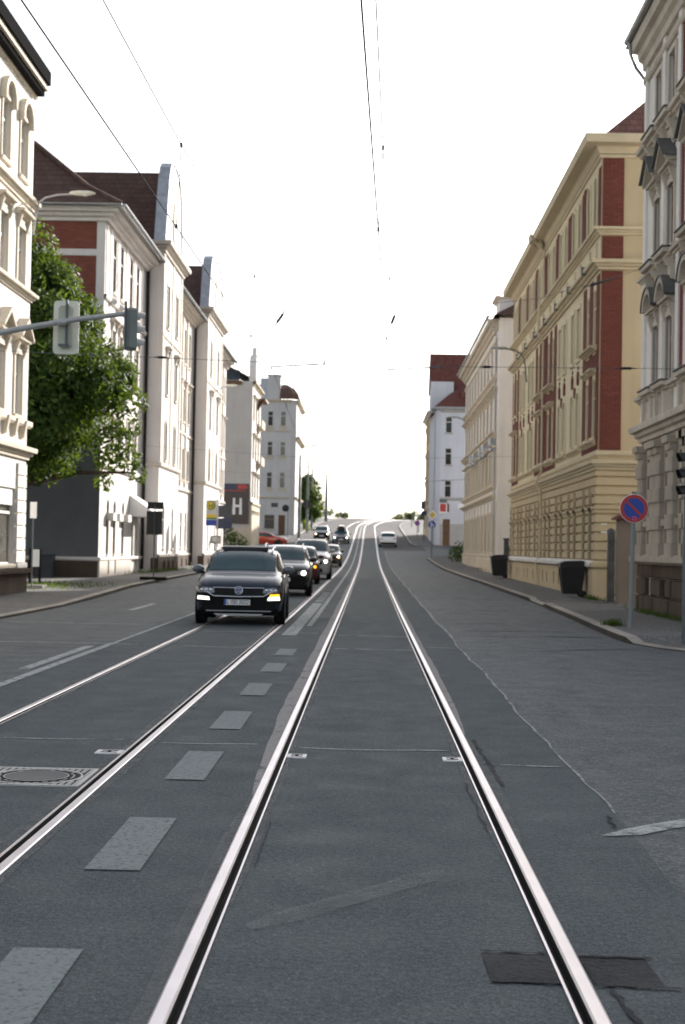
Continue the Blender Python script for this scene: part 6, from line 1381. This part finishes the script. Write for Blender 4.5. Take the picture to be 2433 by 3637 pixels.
for (x, y, h_, lab) in ((-8.0, 162, 9.4, 'tall dark catenary mast with a lamp, nearest of the row past the light grey house'), (-8.0, 183, 9.1, 'second dark catenary mast of the row, with a lamp on top'), (-7.9, 195, 8.6, 'third catenary mast of the row, thinner looking'), (-7.9, 238, 8.5, 'thick tapered mast standing alone at the crest left of the road'), (-6.9, 262, 5.2, 'thin pole beside the low shrubs at the crest'), (-5.6, 275, 3.6, 'shortest thin pole at the crest left of the tracks')):
    t = thing('catenary_mast', lab, 'mast', (x+cx(y)*.6, y, zr(y)+.1), 0, 'masts along the street up the hill'); mb = MB(); mb.tube([(0, 0, -.2), (0, 0, h_*.6), (0, 0, h_)], [.16 if h_ > 7 else .08, .14 if h_ > 7 else .06, .10 if h_ > 7 else .04] if y != 238 else [.30, .22, .09], 9); mb.build('pole', 'dark_galv', t)
    if y in (162, 183):
        mb = MB(); mb.tube([(0, 0, h_), (.3, 0, h_+.9), (1.3, 0, h_+1.15)], .05, 7); mb.build('lamp_arm', 'galv', t); mb = MB(); mb.prism([(1.2, h_+1.1), (2.2, h_+1.2), (2.2, h_+1.3), (1.2, h_+1.25)], 'y', -.14, .14); mb.build('lamp_head', 'dark_galv', t)
for (x, y, lab) in ((6.6, 190, 'slim distant pole at the edge of the ochre terraced house'), (6.5, 236, 'farthest slim pole above the trees right of the crest'), (6.4, 215, 'distant lamp mast on the right up the hill')):
    t = thing('lamp_mast', lab, 'mast', (x+cx(y), y, zr(y)+.1), 0, 'slim poles on the right up the hill'); hh = {190: 5.5, 236: 8, 215: 9.5}[y]; mb = MB(); mb.tube([(0, 0, -.2), (0, 0, hh)], .06, 7); mb.build('pole', 'dark_galv', t)
    if y == 215: mb = MB(); mb.tube([(0, 0, hh), (-1.2, 0, hh+.2)], .04, 6); mb.prism([(-2.2, hh+.15), (-1.1, hh+.12), (-1.1, hh+.3), (-2.2, hh+.22)], 'y', -.14, .14); mb.build('lamp_head', 'dark_galv', t)

# ------------------------------------------------------------------ overhead line
def wire(name, label, cat, pts, r, group=None, mt='black'):
    mb = MB(); mb.tube(pts, r, 6, 0, True); o = mb.build(name, mt); tag(o, label, cat, group); return o
SY = [-8, 31, 66, 100, 134, 168, 202, 236, 268]
def contact(xc, st):
    return lambda y: xc + cx(y) + st*(1 if 0 else 0) 
def stag(y, a, b):           # zigzag of the contact wire between the supports
    i = max(k for k in range(len(SY)) if SY[k] <= y); i = min(i, len(SY)-2); t = (y-SY[i])/(SY[i+1]-SY[i]); va, vb = (a if i % 2 else b), (b if i % 2 else a); return va+(vb-va)*t + cx(y)
ZC = lambda y: zr(y)+5.52
def ZM(y):
    i = max(k for k in range(len(SY)) if SY[k] <= y); i = min(i, len(SY)-2); t = (y-SY[i])/(SY[i+1]-SY[i]); return zr(SY[i])*(1-t)+zr(SY[i+1])*t + 6.75 - .45*4*t*(1-t)*.5
for (xa, xb, lab) in ((.36, -.55, 'right-hand'), (-2.2, -2.95, 'left-hand')):
    g = 'overhead tram wires'; yy = [-8+1.5*k for k in range(27)] + [31+4*k for k in range(1, 60)]
    wire('contact_wire', f'lower dark contact wire of the {lab} overhead line', 'tram wire', [(stag(y, xa, xb), y, ZC(y)) for y in yy], .0068, g)
    m = wire('messenger_wire', f'upper thinner carrying wire of the {lab} overhead line', 'tram wire', [(stag(y, xa, xb)+.04, y, ZM(y)) for y in yy], .0052, g, 'dark_galv')
    for i, y in enumerate((6, 17.5, 26.6, 40, 52, 76, 90, 112)):
        mb = MB(); x = stag(y, xa, xb); mb.tube([(x, y, ZC(y)), (x+.04, y, ZM(y))], .0045, 5); mb.box(x-.014, x+.014, y-.03, y+.03, ZC(y)-.015, ZC(y)+.03); mb.box(x+.026, x+.054, y-.03, y+.03, ZM(y)-.022, ZM(y)+.022); mb.build('dropper', 'black', m)
def span(label, pts, arms, ins, r=.006):
    t = thing('span_wire', label, 'span wire', (0, 0, 0), 0, 'span wires across the street'); mb = MB(); mb.tube(pts, r, 6); mb.build('cable', 'dark_galv', t)
    for (a, b) in arms:
        mb = MB(); mb.tube([a, b], .014, 7); mb.tube([a, (a[0], a[1], a[2]-.09)], .012, 6); mb.tube([(b[0], b[1], b[2]-.03), (b[0], b[1], b[2]+.08)], .02, 6); mb.build('steady_arm', 'dark_galv', t)
    for (p, q) in ins:
        p, q = Vector(p), Vector(q); mb = MB(); mb.tube([p, p.lerp(q, .2), p.lerp(q, .25), p.lerp(q, .75), p.lerp(q, .8), q], [.012, .012, .03, .03, .012, .012], 8); mb.build('insulator', 'black', t)
    return t
span('lower span wire crossing the whole street at the first support', [(-10.1, 31.2, 5.85), (-2.6, 31, 5.62), (.9, 31, 5.58), (7.0, 31, 5.62)], [((-2.2, 31, 5.52), (-1.05, 31, 5.60)), ((.36, 31, 5.50), (1.45, 31, 5.57))], [((-4.78, 31, 5.69), (-4.45, 31, 5.68)), ((2.35, 31, 5.59), (2.65, 31, 5.595)), ((5.3, 31, 5.61), (5.75, 31, 5.615))])
span('upper span wire from the right house corner to the gabled house on the left', [(7.0, 37, 9.0), (4.0, 34, 7.65), (.55, 31, 6.75), (-1.9, 31, 6.75), (-4.2, 44, 8.3), (-10.2, 69.5, 14.0)], [], [((.50, 31, 6.76), (.38, 31, 6.44)), ((-1.92, 31, 6.76), (-2.15, 31, 6.42)), ((6.2, 36.2, 8.6), (5.2, 35.2, 8.15))])
span('second span wire farther up between the gabled house and the ochre house', [(-10.9, 66, 6.2), (-2.9, 66, 5.75), (0, 66, 5.72), (7.1, 66, 6.0)], [((-2.9, 66, 5.68), (-1.8, 66, 5.76)), ((-.5, 66, 5.66), (.6, 66, 5.74))], [])
span('third span wire by the far end of the pale house', [(-11, 100, 6.9), (0, 100, 6.1), (7.1, 100, 6.6)], [((4.4, 99.95, 6.42), (6.6, 99.95, 6.56))], [((4.8, 100, 6.45), (5.5, 100, 6.5))])
# ------------------------------------------------------------------ light, sky, camera
SUN_AZ, SUN_EL = rad(30), rad(22.5)            # clockwise from straight up the street
w = bpy.data.worlds.new('World'); sc.world = w; w.use_nodes = True; nt = w.node_tree; bg = nt.nodes['Background']
sky = nt.nodes.new('ShaderNodeTexSky'); sky.sky_type = 'NISHITA'; sky.sun_disc = False; sky.sun_elevation = SUN_EL; sky.sun_rotation = SUN_AZ
sky.air_density = 1.0; sky.dust_density = 3.0; sky.ozone_density = 1.0; sky.altitude = 100
hz = nt.nodes.new('ShaderNodeHueSaturation'); hz.inputs['Saturation'].default_value = .38     # thin white summer haze
nt.links.new(sky.outputs[0], hz.inputs['Color']); nt.links.new(hz.outputs[0], bg.inputs[0]); bg.inputs[1].default_value = .12
L = bpy.data.lights.new('sun', 'SUN'); L.energy = 5.0; L.angle = rad(.6); L.color = (1.0, .955, .90)
so = bpy.data.objects.new('sun', L); col.objects.link(so)
d = Vector((math.sin(SUN_AZ)*math.cos(SUN_EL), math.cos(SUN_AZ)*math.cos(SUN_EL), math.sin(SUN_EL)))
so.rotation_euler = d.to_track_quat('Z', 'Y').to_euler(); so.location = (20, 20, 40)
cam = bpy.data.cameras.new('camera'); co = bpy.data.objects.new('camera', cam); col.objects.link(co); sc.camera = co
yaw, pit, rho = rad(1.0841), rad(1.4582), .019
f = Vector((-math.sin(yaw)*math.cos(pit), math.cos(yaw)*math.cos(pit), math.sin(pit))); r0 = Vector((math.cos(yaw), math.sin(yaw), 0)); u0 = r0.cross(f)
Rv = r0*math.cos(rho)+u0*math.sin(rho); Uv = u0*math.cos(rho)-r0*math.sin(rho)
co.matrix_world = Matrix(((Rv.x, Uv.x, -f.x, 0), (Rv.y, Uv.y, -f.y, 0), (Rv.z, Uv.z, -f.z, 1.578), (0, 0, 0, 1)))
cam.sensor_fit = 'VERTICAL'; cam.sensor_height = 36; cam.sensor_width = 24; cam.lens = 3255/2344*36; cam.clip_start = .1; cam.clip_end = 3000
cam.dof.use_dof = True; cam.dof.focus_distance = 8.5; cam.dof.aperture_fstop = 4.0; cam.dof.aperture_blades = 0
sc.render.engine = 'CYCLES'
vs = sc.view_settings; vs.view_transform = 'Standard'; vs.look = 'None'; vs.gamma = 1; vs.exposure = 1.07
